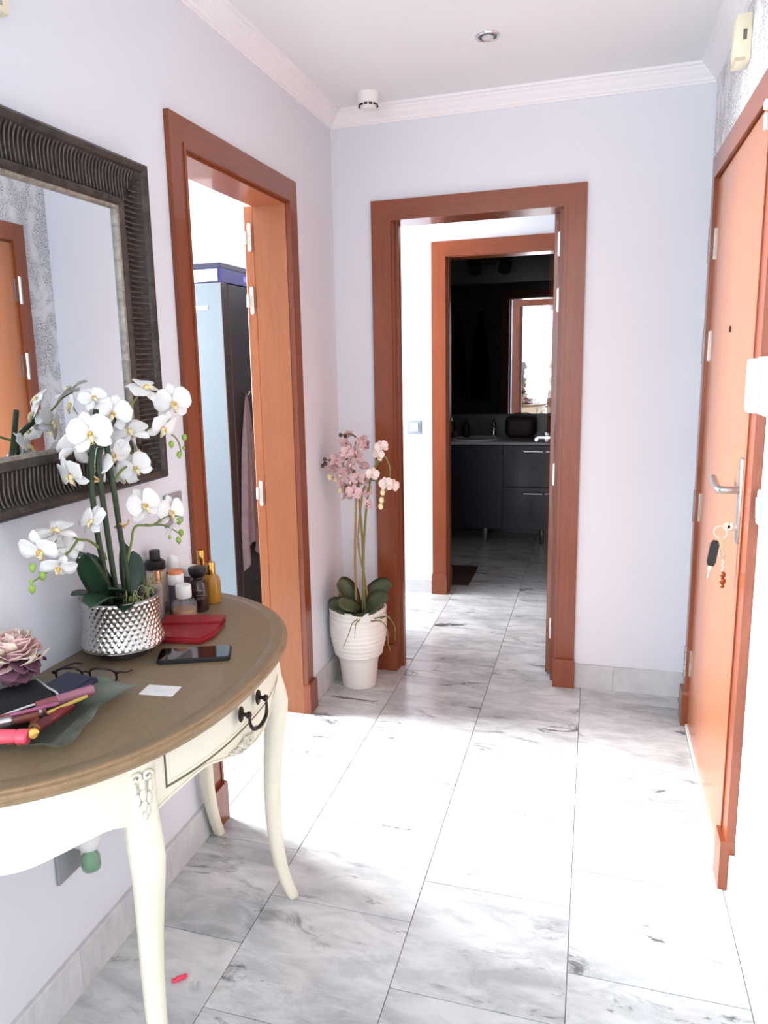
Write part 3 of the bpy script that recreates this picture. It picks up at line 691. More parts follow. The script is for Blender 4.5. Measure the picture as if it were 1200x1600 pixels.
bm = lathe(B(), [(.052, 0), (.055, .003), (.055, .014), (.070, .019), (.090, .027), (potr(.028), .0295)], PC, 48); link('pot_base', bm, M('pot_base_dark', (70, 64, 62), .4, .5), wo, smooth=A30)
bm = lathe(B(), [(.0795, .118), (.04, .124), (.004, .127)], PC, 32); link('soil', bm, SOIL, wo)
# leaves
CV = (.55, -.8, .2)
for sp, W, up_ in (
    ([(-1.0, 1.40, .915), (-1.005, 1.352, .99), (-1.005, 1.308, 1.066)], .0255, CV), ([(-1.0, 1.41, .915), (-1.015, 1.38, .985), (-1.02, 1.352, 1.052)], .023, CV),
    ([(-.99, 1.44, .915), (-.985, 1.466, .97), (-.985, 1.468, 1.03)], .0215, CV), ([(-1.0, 1.45, .915), (-1.01, 1.472, .97), (-1.02, 1.485, 1.045)], .019, (.75, -.4, .2)),
    ([(-.99, 1.42, .922), (-.975, 1.37, .952), (-.965, 1.30, .972), (-.965, 1.268, .962)], .027, (.2, -.3, 1)), ([(-.98, 1.435, .928), (-.968, 1.385, .962), (-.962, 1.335, .984)], .019, (.2, -.3, 1)),
    ([(-.985, 1.42, .922), (-.955, 1.38, .935), (-.93, 1.335, .935)], .020, (.2, -.2, 1)), ([(-1.0, 1.41, .925), (-1.03, 1.37, .955), (-1.055, 1.33, .965)], .022, (0, 0, 1))):
    link('leaf', leaf(B(), sp, W, .2, up=up_), LEAF, wo, smooth=True)
stA = [(-1.0, 1.395, .915), (-1.0, 1.379, .994), (-1.0, 1.362, 1.112), (-1.0, 1.36, 1.222), (-1.0, 1.378, 1.287), (-1.0, 1.396, 1.353)]
stB = [(-.995, 1.41, .915), (-.99, 1.395, .99), (-.99, 1.381, 1.136), (-.99, 1.376, 1.247), (-.99, 1.41, 1.297), (-1.0, 1.457, 1.328)]
stC = [(-.985, 1.435, .915), (-.98, 1.43, .99), (-.98, 1.418, 1.072), (-.98, 1.409, 1.159), (-.985, 1.405, 1.243), (-.985, 1.40, 1.30)]
for st, r in ((stA, .0062), (stB, .0062), (stC, .0062)): link('stem', tube(B(), spline(st, 6), r, 8), STEM, wo, smooth=True)
for br, r0 in (([(-.985, 1.415, 1.157), (-1.0, 1.437, 1.189), (-1.0, 1.47, 1.213), (-1.0, 1.51, 1.227), (-1.02, 1.545, 1.262)], .0036),
    ([(-.985, 1.435, 1.0), (-.98, 1.455, 1.05), (-.98, 1.477, 1.085), (-.97, 1.529, 1.077), (-.96, 1.58, 1.088), (-.95, 1.62, 1.082)], .0034),
    ([(-.99, 1.529, 1.077), (-.96, 1.57, 1.068), (-.945, 1.60, 1.045)], .0026),
    ([(-1.0, 1.385, 1.03), (-1.0, 1.376, 1.05), (-1.0, 1.335, 1.083), (-1.0, 1.295, 1.096), (-1.0, 1.273, 1.117), (-1.0, 1.229, 1.124)], .0034),
    ([(-1.0, 1.30, 1.095), (-1.0, 1.272, 1.078), (-1.0, 1.24, 1.066), (-1.0, 1.20, 1.053), (-1.0, 1.157, 1.045)], .0030),
    ([(-1.0, 1.457, 1.328), (-1.0, 1.511, 1.345), (-1.0, 1.552, 1.37), (-1.005, 1.588, 1.384)], .0032),
    ([(-.98, 1.53, 1.30), (-.955, 1.572, 1.295), (-.95, 1.615, 1.278), (-.95, 1.64, 1.258), (-.95, 1.648, 1.232)], .0026),
    ([(-1.0, 1.378, 1.287), (-.985, 1.35, 1.30), (-.975, 1.33, 1.308)], .003)):
    P = spline(br, 5); link('branch', tube(B(), P, taper(len(P), r0, r0*.6), 6), STEML, wo, smooth=True)
WK = flower_kit('white', .0465, WPET, [YEL, CRM, RUST])
for pos, d, tw, op, sc in (
    ((-1.03, 1.432, 1.375), (.6, -.7, .7), .4, 1, .72), ((-1.0, 1.452, 1.341), (.7, -.75, .15), -.3, 1, .98), ((-.97, 1.328, 1.309), (.55, -.85, .1), .2, 1, 1.05),
    ((-1.0, 1.588, 1.388), (.5, -.25, .95), .9, 1, 1), ((-.96, 1.641, 1.352), (.75, -.6, .0), .1, 1, 1.08), ((-.95, 1.572, 1.30), (.85, -.2, -.5), -.2, 1, .95),
    ((-.97, 1.467, 1.298), (.2, -.55, .85), .5, 1, 1), ((-1.04, 1.368, 1.274), (-.6, .3, .3), .2, 1, .95), ((-1.03, 1.336, 1.222), (-.2, -.8, -.3), .3, 1, .95),
    ((-1.04, 1.504, 1.25), (.3, .5, -.1), .3, 1, .9), ((-1.02, 1.561, 1.245), (.7, .5, .1), -.4, 1, .9), ((-1.03, 1.522, 1.196), (-.1, -.9, -.3), .2, 1, .85),
    ((-.97, 1.499, 1.129), (.8, -.4, .2), .3, 1, 1), ((-.96, 1.595, 1.096), (.8, -.3, .1), .0, 1, .95), ((-.94, 1.56, 1.068), (.75, .3, -.5), .4, .8, .55),
    ((-.97, 1.313, 1.130), (-.35, -.75, .5), .2, .9, .85), ((-1.0, 1.229, 1.124), (.1, -.25, .95), .8, 1, 1), ((-1.0, 1.184, 1.10), (.15, -.85, -.45), .1, 1, .95),
    ((-.98, 1.205, 1.062), (.5, -.5, -.6), -.3, .9, .8), ((-1.03, 1.30, 1.075), (-.5, .5, -.2), .2, .9, .75), ((-1.045, 1.45, 1.32), (-.8, .1, .2), .5, 1, .9), ((-1.0, 1.44, 1.255), (.6, -.5, -.4), .2, 1, .95), ((-1.0, 1.395, 1.235), (-.3, -.7, .4), -.3, 1, .9), ((-.985, 1.50, 1.215), (.5, -.7, .1), .5, 1, .9), ((-1.03, 1.27, 1.10), (-.6, -.4, .4), .6, .9, .9)):
    flower(wo, WK, pos, d, tw, op, sc)
for i, p in enumerate(((-.95, 1.668, 1.268), (-.95, 1.606, 1.258), (-.95, 1.639, 1.229), (-.95, 1.662, 1.242), (-.94, 1.60, 1.074), (-.94, 1.592, 1.029), (-.94, 1.606, 1.044), (-.94, 1.553, 1.045), (-1.0, 1.159, 1.072), (-1.0, 1.183, 1.049), (-1.0, 1.152, 1.032), (-1.0, 1.152, 1.046), (-1.03, 1.482, 1.12), (-1.04, 1.61, 1.20))):
    r = .0085 if i % 4 < 3 else .005
    bm = ell(B(), p, (r*.8, r*.8, r), 0, 10, 7); ell(bm, Vector(p)+Vector((0, 0, -r*.8)), (r*.35, r*.35, r*.5), 0, 6, 4); link('bud', bm, BUD, wo, smooth=True)
for p in ((-1.0, 1.372, 1.205), (-.985, 1.425, 1.095)):
    bm = ring(B(), p, .010, .003, (0, 0, 1), 14, 6)
    for s in (-1, 1): tube(bm, [Vector(p)+Vector((.01, 0, 0)), Vector(p)+Vector((.014, .01*s, .006)), Vector(p)+Vector((.012, .018*s, .012))], .0022, 5)
    link('raffia_tie', bm, TIE, wo, smooth=True)
bm = B()
for k in range(26):
    a = random.uniform(-.9, 1.2); r = random.uniform(.05, .075); p = PC+Vector((r*math.cos(a), r*math.sin(a), .128)); q = Vector((random.uniform(.0, .035), random.uniform(-.02, .035), random.uniform(-.02, .04)))
    tube(bm, spline([p, p+q*.5+Za*.018, p+q+Vector((0, 0, -.008))], 4), .0009, 4)
link('moss', bm, MOSS, wo, smooth=True, kind='stuff')

# pink orchid in a ribbed white pot
PPET = M('pink_orchid_petal', (224, 192, 192), .6, sub=.25); PPET2 = M('pale_orchid_petal', (240, 222, 214), .6, sub=.2); MAG = M('orchid_magenta', (178, 96, 120), .5)
PST = M('dry_stem', (150, 122, 82), .6); PST2 = M('green_dry_stem', (118, 116, 66), .6); LEAF2 = dust_mat('dusty_leaf', (52, 60, 42), (84, 92, 62), 12, .45); PBUD = M('brown_bud', (92, 74, 58), .6)
QC = Vector((-.980, 3.155, 0))
po = thing('potted_orchid', 'tall pink artificial orchid in ribbed white pot on floor in the corner', 'orchid', QC)
prof = [(.070, 0), (.076, .003), (.080, .05), (.088, .12), (.097, .145), (.109, .155)]
for k in range(9):
    z = .162+k*.0212; r = .113+.0012*min(k, 6)+(.002 if k > 6 else 0); r += [-.002, .003, .007, .009, .010, .010, .009, .007, .005][k]
    prof += [(r-.004, z), (r, z+.006), (r, z+.014), (r-.004, z+.019)]
prof += [(.123, .353), (.128, .356), (.129, .368), (.125, .372), (.119, .370), (.117, .34), (.114, .30)]
WPOT = M('white_glazed_clay', (238, 236, 230), .35); link('pot', lathe(B(), prof, QC, 48, cap=True), WPOT, po, smooth=math.radians(40))
link('soil', lathe(B(), [(.116, .333), (.05, .345), (.004, .348)], QC, 28), SOIL, po)
for sp, W in (([(-.965, 3.12, .345), (-.99, 3.10, .42), (-1.02, 3.08, .475), (-1.045, 3.065, .492)], .036), ([(-.96, 3.11, .345), (-1.0, 3.06, .385), (-1.04, 3.03, .405), (-1.065, 3.01, .40)], .030),
    ([(-.95, 3.10, .345), (-.955, 3.04, .40), (-.985, 3.0, .425), (-1.015, 2.98, .445)], .026), ([(-.95, 3.11, .345), (-.895, 3.07, .40), (-.85, 3.05, .435), (-.805, 3.03, .452)], .038),
    ([(-.95, 3.13, .345), (-.91, 3.13, .42), (-.865, 3.14, .465), (-.815, 3.14, .478)], .034), ([(-.955, 3.10, .345), (-.935, 3.04, .375), (-.91, 2.99, .378)], .030), ([(-.97, 3.14, .345), (-1.01, 3.15, .40), (-1.05, 3.15, .425)], .030)):
    link('leaf', leaf(B(), sp, W*1.3, .22, up=(.2, -.75, .65)), LEAF2, po, smooth=True)
for st, m_, r in (([(-.965, 3.09, .345), (-.963, 3.08, .60), (-.955, 3.08, .81), (-.949, 3.08, .92), (-.96, 3.08, 1.03), (-.941, 3.08, 1.124)], PST, .0052), ([(-.938, 3.09, .345), (-.927, 3.08, .643), (-.937, 3.08, .839), (-.939, 3.08, .976)], PST2, .0052),
    ([(-.926, 3.09, .345), (-.926, 3.08, .587), (-.909, 3.08, .812), (-.883, 3.08, .963), (-.835, 3.08, 1.053)], PST2, .005), ([(-.905, 3.10, .345), (-.925, 3.09, .52), (-.947, 3.08, .671), (-.931, 3.08, .839), (-.912, 3.08, .922), (-.855, 3.08, .991)], PST, .0045)):
    link('stem', tube(B(), spline(st, 6), r, 7), m_, po, smooth=True)
for br, m_ in (([(-.86, 3.08, 1.02), (-.843, 3.06, 1.045), (-.816, 3.06, 1.05), (-.797, 3.06, 1.008), (-.798, 3.06, .955), (-.824, 3.06, .887), (-.833, 3.06, .846)], STEML), ([(-.942, 3.08, 1.084), (-.98, 3.08, 1.043), (-1.038, 3.08, 1.015), (-1.08, 3.08, 1.034), (-1.098, 3.08, 1.006)], PBUD),
    ([(-.945, 3.08, 1.13), (-.97, 3.08, 1.143), (-1.0, 3.08, 1.14), (-1.02, 3.08, 1.135)], PBUD), ([(-.955, 3.08, .93), (-.99, 3.07, .92), (-1.03, 3.07, .955), (-1.065, 3.07, .96)], PST2), ([(-.91, 3.08, .93), (-.88, 3.07, .95), (-.84, 3.07, .945), (-.80, 3.06, .94)], PST2)):
    P = spline(br, 5); link('branch', tube(B(), P, taper(len(P), .0036, .002), 6), m_, po, smooth=True)
PK = flower_kit('pink', .036, PPET, [MAG, PPET2, MAG], .44, .30); PK2 = flower_kit('pale', .032, PPET2, [CRM, PPET2, MAG], .55, .32)
for i, p in enumerate(((-.913, 3.08, 1.117), (-.987, 3.08, 1.105), (-.937, 3.06, 1.075), (-1.0, 3.08, 1.051), (-.952, 3.08, 1.044), (-1.024, 3.08, 1.007), (-.975, 3.08, .989), (-1.053, 3.08, .988), (-.934, 3.06, .962), (-.963, 3.08, .929), (-.998, 3.08, .906), (-.912, 3.08, .94), (-.976, 3.06, .879), (-1.008, 3.07, .945), (-.899, 3.08, .895), (-.892, 3.08, .845), (-.925, 3.05, 1.10), (-.96, 3.05, 1.02), (-.90, 3.10, 1.09), (-.975, 3.04, 1.07), (-1.0, 3.04, .975), (-.945, 3.03, .905), (-.925, 3.09, 1.0), (-1.03, 3.06, 1.03), (-.985, 3.10, 1.13), (-.96, 3.03, .955))):
    d = (random.uniform(-.9, .9), random.uniform(-1, -.2), random.uniform(-.3, .7)); flower(po, PK, p, d, random.uniform(-.6, .6), random.uniform(.55, .95), random.uniform(.85, 1.1))
for p, d in (((-.831, 3.06, 1.092), (.3, -.9, .3)), ((-.846, 3.06, 1.06), (-.3, -.9, .1)), ((-.872, 3.06, .977), (.2, -.9, -.1)), ((-.812, 3.05, .94), (.1, -.9, .2)), ((-.784, 3.06, .93), (.6, -.7, 0))): flower(po, PK2, p, d, random.uniform(-.4, .4), .95, 1.0)
for p in ((-1.065, 3.07, .96), (-1.034, 3.07, .952), (-1.02, 3.07, .905), (-.829, 3.06, .902), (-.835, 3.06, .869), (-.839, 3.06, .842)): link('bud', ell(B(), p, (.011, .011, .014), 0, 8, 6), CRM, po, smooth=True)
for p in ((-1.084, 3.08, 1.015), (-1.088, 3.08, 1.034), (-1.098, 3.08, 1.006), (-1.014, 3.08, 1.138), (-.992, 3.08, 1.132), (-1.06, 3.08, 1.03)): link('bud', ell(B(), p, (.008, .008, .010), 0, 8, 6), PBUD, po, smooth=True)
for rt in ([(-.88, 3.02, .35), (-.83, 3.0, .36), (-.80, 2.985, .33), (-.795, 2.98, .27), (-.785, 2.98, .235)], [(-.87, 3.04, .355), (-.81, 3.02, .375), (-.775, 3.01, .34), (-.77, 3.0, .28)], [(-.93, 2.985, .365), (-.945, 2.96, .355), (-.96, 2.955, .31), (-.985, 2.95, .25)], [(-.92, 2.985, .365), (-.93, 2.96, .35), (-.935, 2.955, .29)], [(-.84, 3.03, .36), (-.80, 3.0, .385), (-.785, 2.99, .375)]):
    P = spline(rt, 5); link('aerial_root', tube(B(), P, taper(len(P), .0032, .0012), 5), PST2, po, smooth=True)

# ------------------------------------------------------------------ bottles on the table
CLEARG = GL('clear_glass', (190, 196, 194), 1.03); AMBER = GL('amber_oil', (196, 136, 36), .45); BROWNG = M('dark_brown_glass', (44, 22, 20), .12, coat=.5); PINKG = GL('pinkish_glass', (214, 190, 186), .6)
LIQ = M('amber_perfume', (186, 124, 56), .15); PURP = M('mauve_plastic', (118, 96, 118), .3, trans=.4); LABEL = dust_mat('cream_label', (226, 214, 188), (206, 192, 164), 40, .6); INK = M('label_print', (60, 48, 44), .7); WINK = M('white_print', (206, 196, 190), .6)
MAROON = M('maroon_band', (110, 26, 44), .4); ORANGE = M('orange_band', (226, 138, 92), .45)
GRPB = 'toiletry bottles by the wall'
def bottle(name, label, cat, x, y, parts):
    t = thing(name, label, cat, (x, y, TZ), 0, GRPB)
    for nm, prof, mat, n in parts:
        if nm.startswith('label_print'):
            bm = B()
            for z0, z1, r, a0, a1 in prof:
                pts = [math.radians(a0+(a1-a0)*i/6) for i in range(7)]
                V = [[bm.verts.new((r*math.cos(a), r*math.sin(a), z)) for a in pts] for z in (z0, z1)]
                for i in range(6): bm.faces.new((V[0][i], V[0][i+1], V[1][i+1], V[1][i]))
            link('label_print', bm, mat, t, local=True)
        else: link(nm, lathe(B(), prof, n=n), mat, t, local=True, smooth=A30)
    return t
bottle('cosmetic_bottle', 'tall clear bottle with black cap and cream label nearest the wall', 'bottle', -1.085, 1.712, [('body', [(.023, 0), (.025, .003), (.025, .118), (.022, .122)], PINKG, 24), ('label', [(.0254, .03), (.0256, .031), (.0256, .112), (.0254, .113)], LABEL, 24), ('collar', [(.0255, .118), (.0265, .12), (.0265, .136), (.022, .141), (.0135, .143)], BLACKP, 24), ('cap', [(.0135, .142), (.014, .144), (.014, .166), (.0128, .168)], BLACKP, 24),
    ('label_print', [(.095-.007*i, .0985-.007*i, .0259, -95+7*(i % 3), -30-9*(i % 4)) for i in range(8)], INK, 0)])
bottle('cosmetic_bottle', 'slim clear bottle with rose gold cap before the black-capped bottle', 'bottle', -1.050, 1.66, [('body', [(.011, 0), (.013, .002), (.013, .092), (.010, .096)], PINKG, 20), ('cap', [(.0088, .095), (.0092, .0955), (.0092, .128), (.0082, .129)], ROSE, 20)])
bottle('sample_vial', 'tiny perfume vial with small gold spray top beside silver pot', 'vial', -1.088, 1.668, [('body', [(.0085, 0), (.0095, .001), (.0095, .062), (.006, .066)], CLEARG, 16), ('spray_top', [(.006, .066), (.0065, .0665), (.0065, .080), (.0045, .0815), (.0045, .090), (.0035, .091)], ROSE, 16)])
bottle('roll_on_deodorant', 'white domed roll-on deodorant with maroon band', 'deodorant', -1.064, 1.765, [('body', [(.017, 0), (.019, .003), (.0195, .05), (.019, .09), (.0188, .094)], WHITEP, 24), ('band', [(.0189, .086), (.0193, .087), (.0193, .098), (.0188, .099)], MAROON, 24), ('dome_cap', [(.0187, .099), (.0187, .108), (.0175, .125), (.013, .138), (.006, .144), (.001, .145)], WHITEP, 24)])
bottle('cosmetic_bottle', 'mauve bottle with white cap and orange top before the deodorant', 'bottle', -1.024, 1.707, [('body', [(.018, 0), (.020, .003), (.020, .078), (.0185, .082)], PURP, 24), ('cap', [(.0195, .082), (.0205, .084), (.0205, .108), (.0198, .110)], WHITEP, 24), ('cap_disc', [(.0192, .1098), (.0192, .117), (.0182, .119)], ORANGE, 24)])
bottle('perfume_bottle', 'squat clear perfume bottle with white cap and amber liquid', 'perfume', -.985, 1.675, [('body', [(.028, 0), (.0315, .004), (.0325, .02), (.0315, .042), (.026, .052), (.015, .056), (.013, .060)], CLEARG, 28), ('liquid', [(.0265, .006), (.0285, .012), (.0290, .028), (.0287, .0285)], LIQ, 28), ('cap', [(.019, .058), (.0202, .060), (.0202, .088), (.0185, .091), (.006, .0915)], WHITEP, 24)])
bottle('nail_polish', 'tiny white-capped bottle behind the red wallet', 'bottle', -1.042, 1.628, [('body', [(.012, 0), (.0135, .002), (.0135, .026), (.010, .031), (.009, .034)], PINKG, 18), ('cap', [(.0105, .033), (.011, .034), (.0108, .064), (.0098, .0655)], WHITEP, 18)])
bottle('cosmetic_bottle', 'dark brown rounded bottle with black bowl-shaped cap', 'bottle', -.984, 1.750, [('body', [(.024, 0), (.0262, .003), (.0262, .055), (.0245, .072), (.018, .085), (.013, .088), (.0125, .091)], BROWNG, 28), ('cap', [(.0125, .0905), (.0165, .0915), (.0225, .100), (.0240, .110), (.0236, .116), (.020, .118)], BLACKP, 28), ('label_print', [(.047, .0475, .0264, -75, -25), (.040, .0405, .0264, -70, -30), (.036, .0363, .0264, -75, -25), (.060, .061, .0258, -60, -40)], WINK, 0)])
bottle('oil_bottle', 'amber oil bottle with gold cap at the far end of the row', 'bottle', -.984, 1.822, [('body', [(.0235, 0), (.026, .003), (.026, .055), (.0235, .070), (.015, .079), (.0115, .081)], AMBER, 26), ('oil', [(.022, .004), (.0235, .006), (.0235, .05), (.021, .06)], LIQ, 22), ('cap', [(.0125, .0805), (.013, .082), (.013, .112), (.012, .1135)], GOLD, 22)])
bottle('serum_bottle', 'dark serum bottle with tall gold dropper cap behind amber bottle', 'bottle', -1.020, 1.838, [('body', [(.016, 0), (.018, .003), (.018, .06), (.012, .075), (.0095, .08), (.0095, .098)], BROWNG, 22), ('cap', [(.0098, .098), (.0105, .099), (.0105, .140), (.0095, .1415)], GOLD, 20)])
bottle('cream_jar', 'mauve grey jar with white lid behind the brown bottle', 'jar', -1.040, 1.812, [('body', [(.023, 0), (.025, .003), (.025, .075), (.024, .078)], PURP, 26), ('lid', [(.025, .078), (.0258, .080), (.0258, .098), (.0245, .1)], WHITEP, 26)])

# wallet, phone, card
def local_thing(name, label, cat, loc, rz): return thing(name, label, cat, loc, rz)
RED = dust_mat('red_leather', (136, 18, 32), (158, 28, 42), 60, .38)
w = local_thing('wallet', 'flat red leather wallet lying before the bottles', 'wallet', (-.920, 1.580, TZ), math.radians(14))
bm = B(); prism(bm, [(-.072, -.070), (.050, -.083), (.074, -.035), (.074, .080), (-.080, .080)], lambda a, b, d: Vector((a, b, d)), 0, .016)
bmesh.ops.bevel(bm, geom=bm.edges[:], offset=.006, segments=3, affect='EDGES'); link('body', bm, RED, w, local=True, smooth=A30)
bm = B(); prism(bm, [(-.078, .012), (.0745, .030), (.0755, .082), (-.078, .082)], lambda a, b, d: Vector((a, b, d)), .0135, .0205)
bmesh.ops.bevel(bm, geom=bm.edges[:], offset=.003, segments=2, affect='EDGES'); link('flap', bm, RED, w, local=True, smooth=A30)
p = local_thing('smartphone', 'black smartphone lying face up before the red wallet', 'phone', (-.832, 1.445, TZ), math.radians(23))
bm = rslab(.080, .038, .009, 0, .010, .002); link('case', bm, M('phone_case', (18, 18, 22), .5), p, local=True, smooth=A30)
bm = rslab(.0765, .0350, .007, .0095, .0106, .0003); link('screen', bm, M('phone_screen', (8, 9, 12), .06, coat=.6), p, local=True)
c = local_thing('business_card', 'small white card lying near the table front edge', 'card', (-.811, 1.264, TZ), math.radians(6))
bm = rslab(.036, .0235, .003, 0, .0006, .0001); link('card', bm, WHITEP, c, local=True)
bm = B()
for q in (-.004, .0): box(bm, -.012, .012, q, q+.0008, .0006, .0007)
link('print_line', bm, M('pale_print', (190, 192, 196), .7), c, local=True)

# eyeglasses
g = thing('eyeglasses', 'dark-framed eyeglasses lying open beside the silver pot', 'glasses', (-.975, 1.27, TZ))
TORT = M('dark_acetate', (40, 30, 30), .3); LENS = M('lens_glass', (210, 214, 216), .02); bsdf(LENS).inputs['Alpha'].default_value = .18
ga = math.radians(13); e1 = Vector((math.cos(ga), math.sin(ga), 0)); e2 = Vector((.12, -.30, .95)).normalized(); fc = Vector((-.975, 1.252, TZ+.021))
bm = B(); bl = B()
for sg in (-1, 1):
    loop = []
    for i in range(28):
        a = 2*PI*i/28; ca, sa = math.cos(a), math.sin(a); x = .028*math.copysign(abs(ca)**.7, ca)+sg*.036; y = .0185*math.copysign(abs(sa)**.75, sa)-.002*ca*sg
        loop.append(fc+e1*x+e2*y)
    tube(bm, loop+[loop[0]], .0027, 6); bl.faces.new([bl.verts.new(q) for q in loop])
tube(bm, [fc-e1*.009+e2*.006, fc+e2*.010, fc+e1*.009+e2*.006], .0018, 6)
link('frame', bm, TORT, g, smooth=True); link('lens', bl, LENS, g)
for sg in (-1, 1):
    h0 = fc+e1*sg*.066+e2*.008; bk = Vector((-.12*1, .99, 0)) if sg < 0 else Vector((-.35, .93, 0))
    tp = [h0, h0+e1*sg*.004+Vector((0, .006, 0)), h0+bk*.07-Za*.010, h0+bk*.105-Za*.024+Vector((0, 0, 0))] if sg < 0 else [h0, h0+e1*.004-Vector((0, -.004, 0)), h0+Vector((.0, .03, -.012)), h0+Vector((-.012, .07, -.024))]
    b2 = tube(B(), spline(tp, 5), .0018, 6); box(b2, h0.x-.003, h0.x+.003, h0.y-.003, h0.y+.005, h0.z-.003, h0.z+.003); link('temple', b2, TORT, g, smooth=A30)

# glass dish with make-up
DG = M('green_glass_dish', (142, 158, 146), .12, alpha=.5); bsdf(DG).inputs['Alpha'].default_value = .62
DC = Vector((-.968, 1.085, TZ)); DA = math.radians(8)
dish = thing('glass_dish', 'square pale green glass dish with wavy rim on table', 'dish', DC, DA)
bm = B(); n = 40; G = []
for i in range(n+1):
    row = []
    for j in range(n+1):
        x, y = -1+2*i/n, -1+2*j/n; m_ = max(abs(x), abs(y)); e = max(0, (m_-.62)/.38); r4 = (x**6+y**6)**(1/6); cr = 1+.14*max(0, abs(x*y)-.35)
        z = .004+.026*e**1.5+.008*e*math.sin(5.5*math.atan2(y, x)+.6)+.004*e*math.sin(13*math.atan2(y, x))
        row.append(bm.verts.new((x*.128*cr, y*.134*cr, z)))
    G.append(row)
for i in range(n):
    for j in range(n): bm.faces.new((G[i][j], G[i+1][j], G[i+1][j+1], G[i][j+1]))
bmesh.ops.solidify(bm, geom=bm.faces[:], thickness=.004)
zmin = min(v.co.z for v in bm.verts); bmesh.ops.translate(bm, verts=bm.verts, vec=(0, 0, -zmin))
link('bowl', bm, DG, dish, local=True, smooth=True)
ZD = TZ+.010
def tubes(name, label, cat, a, b, parts):
    a, b = Vector(a), Vector(b); t = thing(name, label, cat, (a+b)/2-Vector((0, 0, .008)))
    for nm, prof, mat in parts: link(nm, turned(B(), a, b, prof), mat, t, smooth=A30)
    return t
CORAL = M('coral_plastic', (238, 92, 110), .35); MAUVE = M('mauve_gloss', (150, 84, 92), .3); DRED = M('dark_red_gloss', (120, 34, 42), .25); BRWN = M('brown_gloss', (128, 70, 62), .3); PINKC = GL('pink_gloss_tube', (196, 130, 150), .5, .15); SILVR = M('silver_cap', (204, 202, 200), .25, .9)
def pipe(r, s0=0, s1=1, b=.06): return [(s0, r*.8), (s0+(s1-s0)*b, r), (s1-(s1-s0)*b, r), (s1, r*.8)]
tubes('lipstick_tube', 'chunky coral pink lip crayon at the dish near corner', 'lipstick', (-.985, .955, TZ+.032), (-.888, .978, TZ+.032), [('barrel', pipe(.0125, 0, .8), CORAL), ('cap', pipe(.0135, .8, 1, .1), CORAL), ('cap_disc', [(1, .010), (1.01, .0095)], M('coral_dark', (206, 76, 96), .4))])
tubes('lipstick_tube', 'short gold lipstick case standing out of the dish rim', 'lipstick', (-.925, 1.040, TZ+.026), (-.882, .982, TZ+.036), [('case', pipe(.0095, 0, .6), GOLD), ('band', pipe(.0105, .56, .7, .2), M('dark_gold', (150, 110, 50), .3, 1)), ('cap', pipe(.0098, .7, 1, .1), GOLD)])
tubes('lip_gloss', 'dark red lip gloss with round pale cap lying in dish', 'lip gloss', (-.900, 1.005, TZ+.030), (-.905, 1.115, TZ+.026), [('tube', pipe(.009, .35, 1), DRED), ('cap', pipe(.0105, 0, .36, .05), M('maroon_cap', (96, 40, 46), .35)), ('cap_disc', [(-.012, .0075), (.0, .0085)], M('pale_disc', (232, 196, 186), .4))])
tubes('lip_gloss', 'mauve lip gloss tube with silver band along the dish', 'lip gloss', (-.99, 1.0, TZ+.030), (-.930, 1.055, TZ+.031), [('barrel', pipe(.0085, .45, 1), BRWN), ('cap', pipe(.009, 0, .46), SILVR)])
tubes('lip_gloss', 'translucent pink lip gloss tube across the dish top', 'lip gloss', (-.953, 1.075, TZ+.034), (-.893, 1.165, TZ+.036), [('tube', pipe(.0105, .35, 1, .04), PINKC), ('cap', pipe(.010, 0, .36), MAUVE)])
tubes('lip_gloss', 'brownish rose lip gloss tube lying under the pink tube', 'lip gloss', (-1.0, 1.015, TZ+.027), (-.935, 1.08, TZ+.027), [('barrel', pipe(.0095, 0, 1), MAUVE), ('band', pipe(.0099, .86, .92, .1), SILVR)])
tubes('make_up_pencil', 'thin yellow and red make-up pencil by the glass rim', 'pencil', (-.915, 1.06, TZ+.034), (-.882, 1.15, TZ+.036), [('shaft', pipe(.0036, 0, .85, .02), M('yellow_pencil', (196, 170, 84), .4)), ('tip', [(.85, .0036), (1, .0008)], DRED)])
tubes('make_up_pencil', 'thin mauve make-up pencil lying over the gloss tubes', 'pencil', (-.96, 1.02, TZ+.043), (-.90, 1.09, TZ+.044), [('shaft', pipe(.0034, 0, .88, .02), M('mauve_pencil', (160, 92, 124), .4)), ('tip', [(.88, .0034), (1, .0008)], M('pencil_tip', (120, 60, 80), .5))])
# pouch with piping, navy compact, peony
BLK = dust_mat('black_cloth', (20, 20, 26), (34, 34, 42), 80, .85)
pch = thing('cosmetic_pouch', 'black cloth pouch with white piping lying in dish', 'pouch', (-1.02, 1.09, TZ+.018))
def pillow(bm, c, ax, ay, h, n=14):
    c = Vector(c); G = []
    for s in (1, -1):
        g = [[bm.verts.new(c+ax*x+ay*y+Za*(s*h*(max(0, 1-x**4)*max(0, 1-y**4))**.6)) for y in taper(n+1, -1, 1)] for x in taper(n+1, -1, 1)]; G.append(g)
        for i in range(n):
            for j in range(n): bm.faces.new((g[i][j], g[i+1][j], g[i+1][j+1], g[i][j+1]))
    bmesh.ops.remove_doubles(bm, verts=bm.verts, dist=1e-5); return bm
pax, pay = Vector((.034, .052, .004)), Vector((-.048, .030, .0)); pcn = Vector((-1.018, 1.092, TZ+.034))
link('body', pillow(B(), pcn, pax, pay, .012), BLK, pch, smooth=True)
bm = tube(B(), spline([pcn-pax-pay+Za*.001, pcn-pay+Za*.002, pcn+pax-pay+Za*.002, pcn+pax+Za*.003, pcn+pax+pay], 5), .0022, 6); link('piping', bm, M('white_cord', (226, 224, 220), .7), pch, smooth=True)
NAVY = M('navy_plastic', (38, 40, 66), .4)
nv = thing('compact_case', 'navy blue folding case propped on the back of dish', 'case', (-.985, 1.19, TZ+.02)); bm = B()
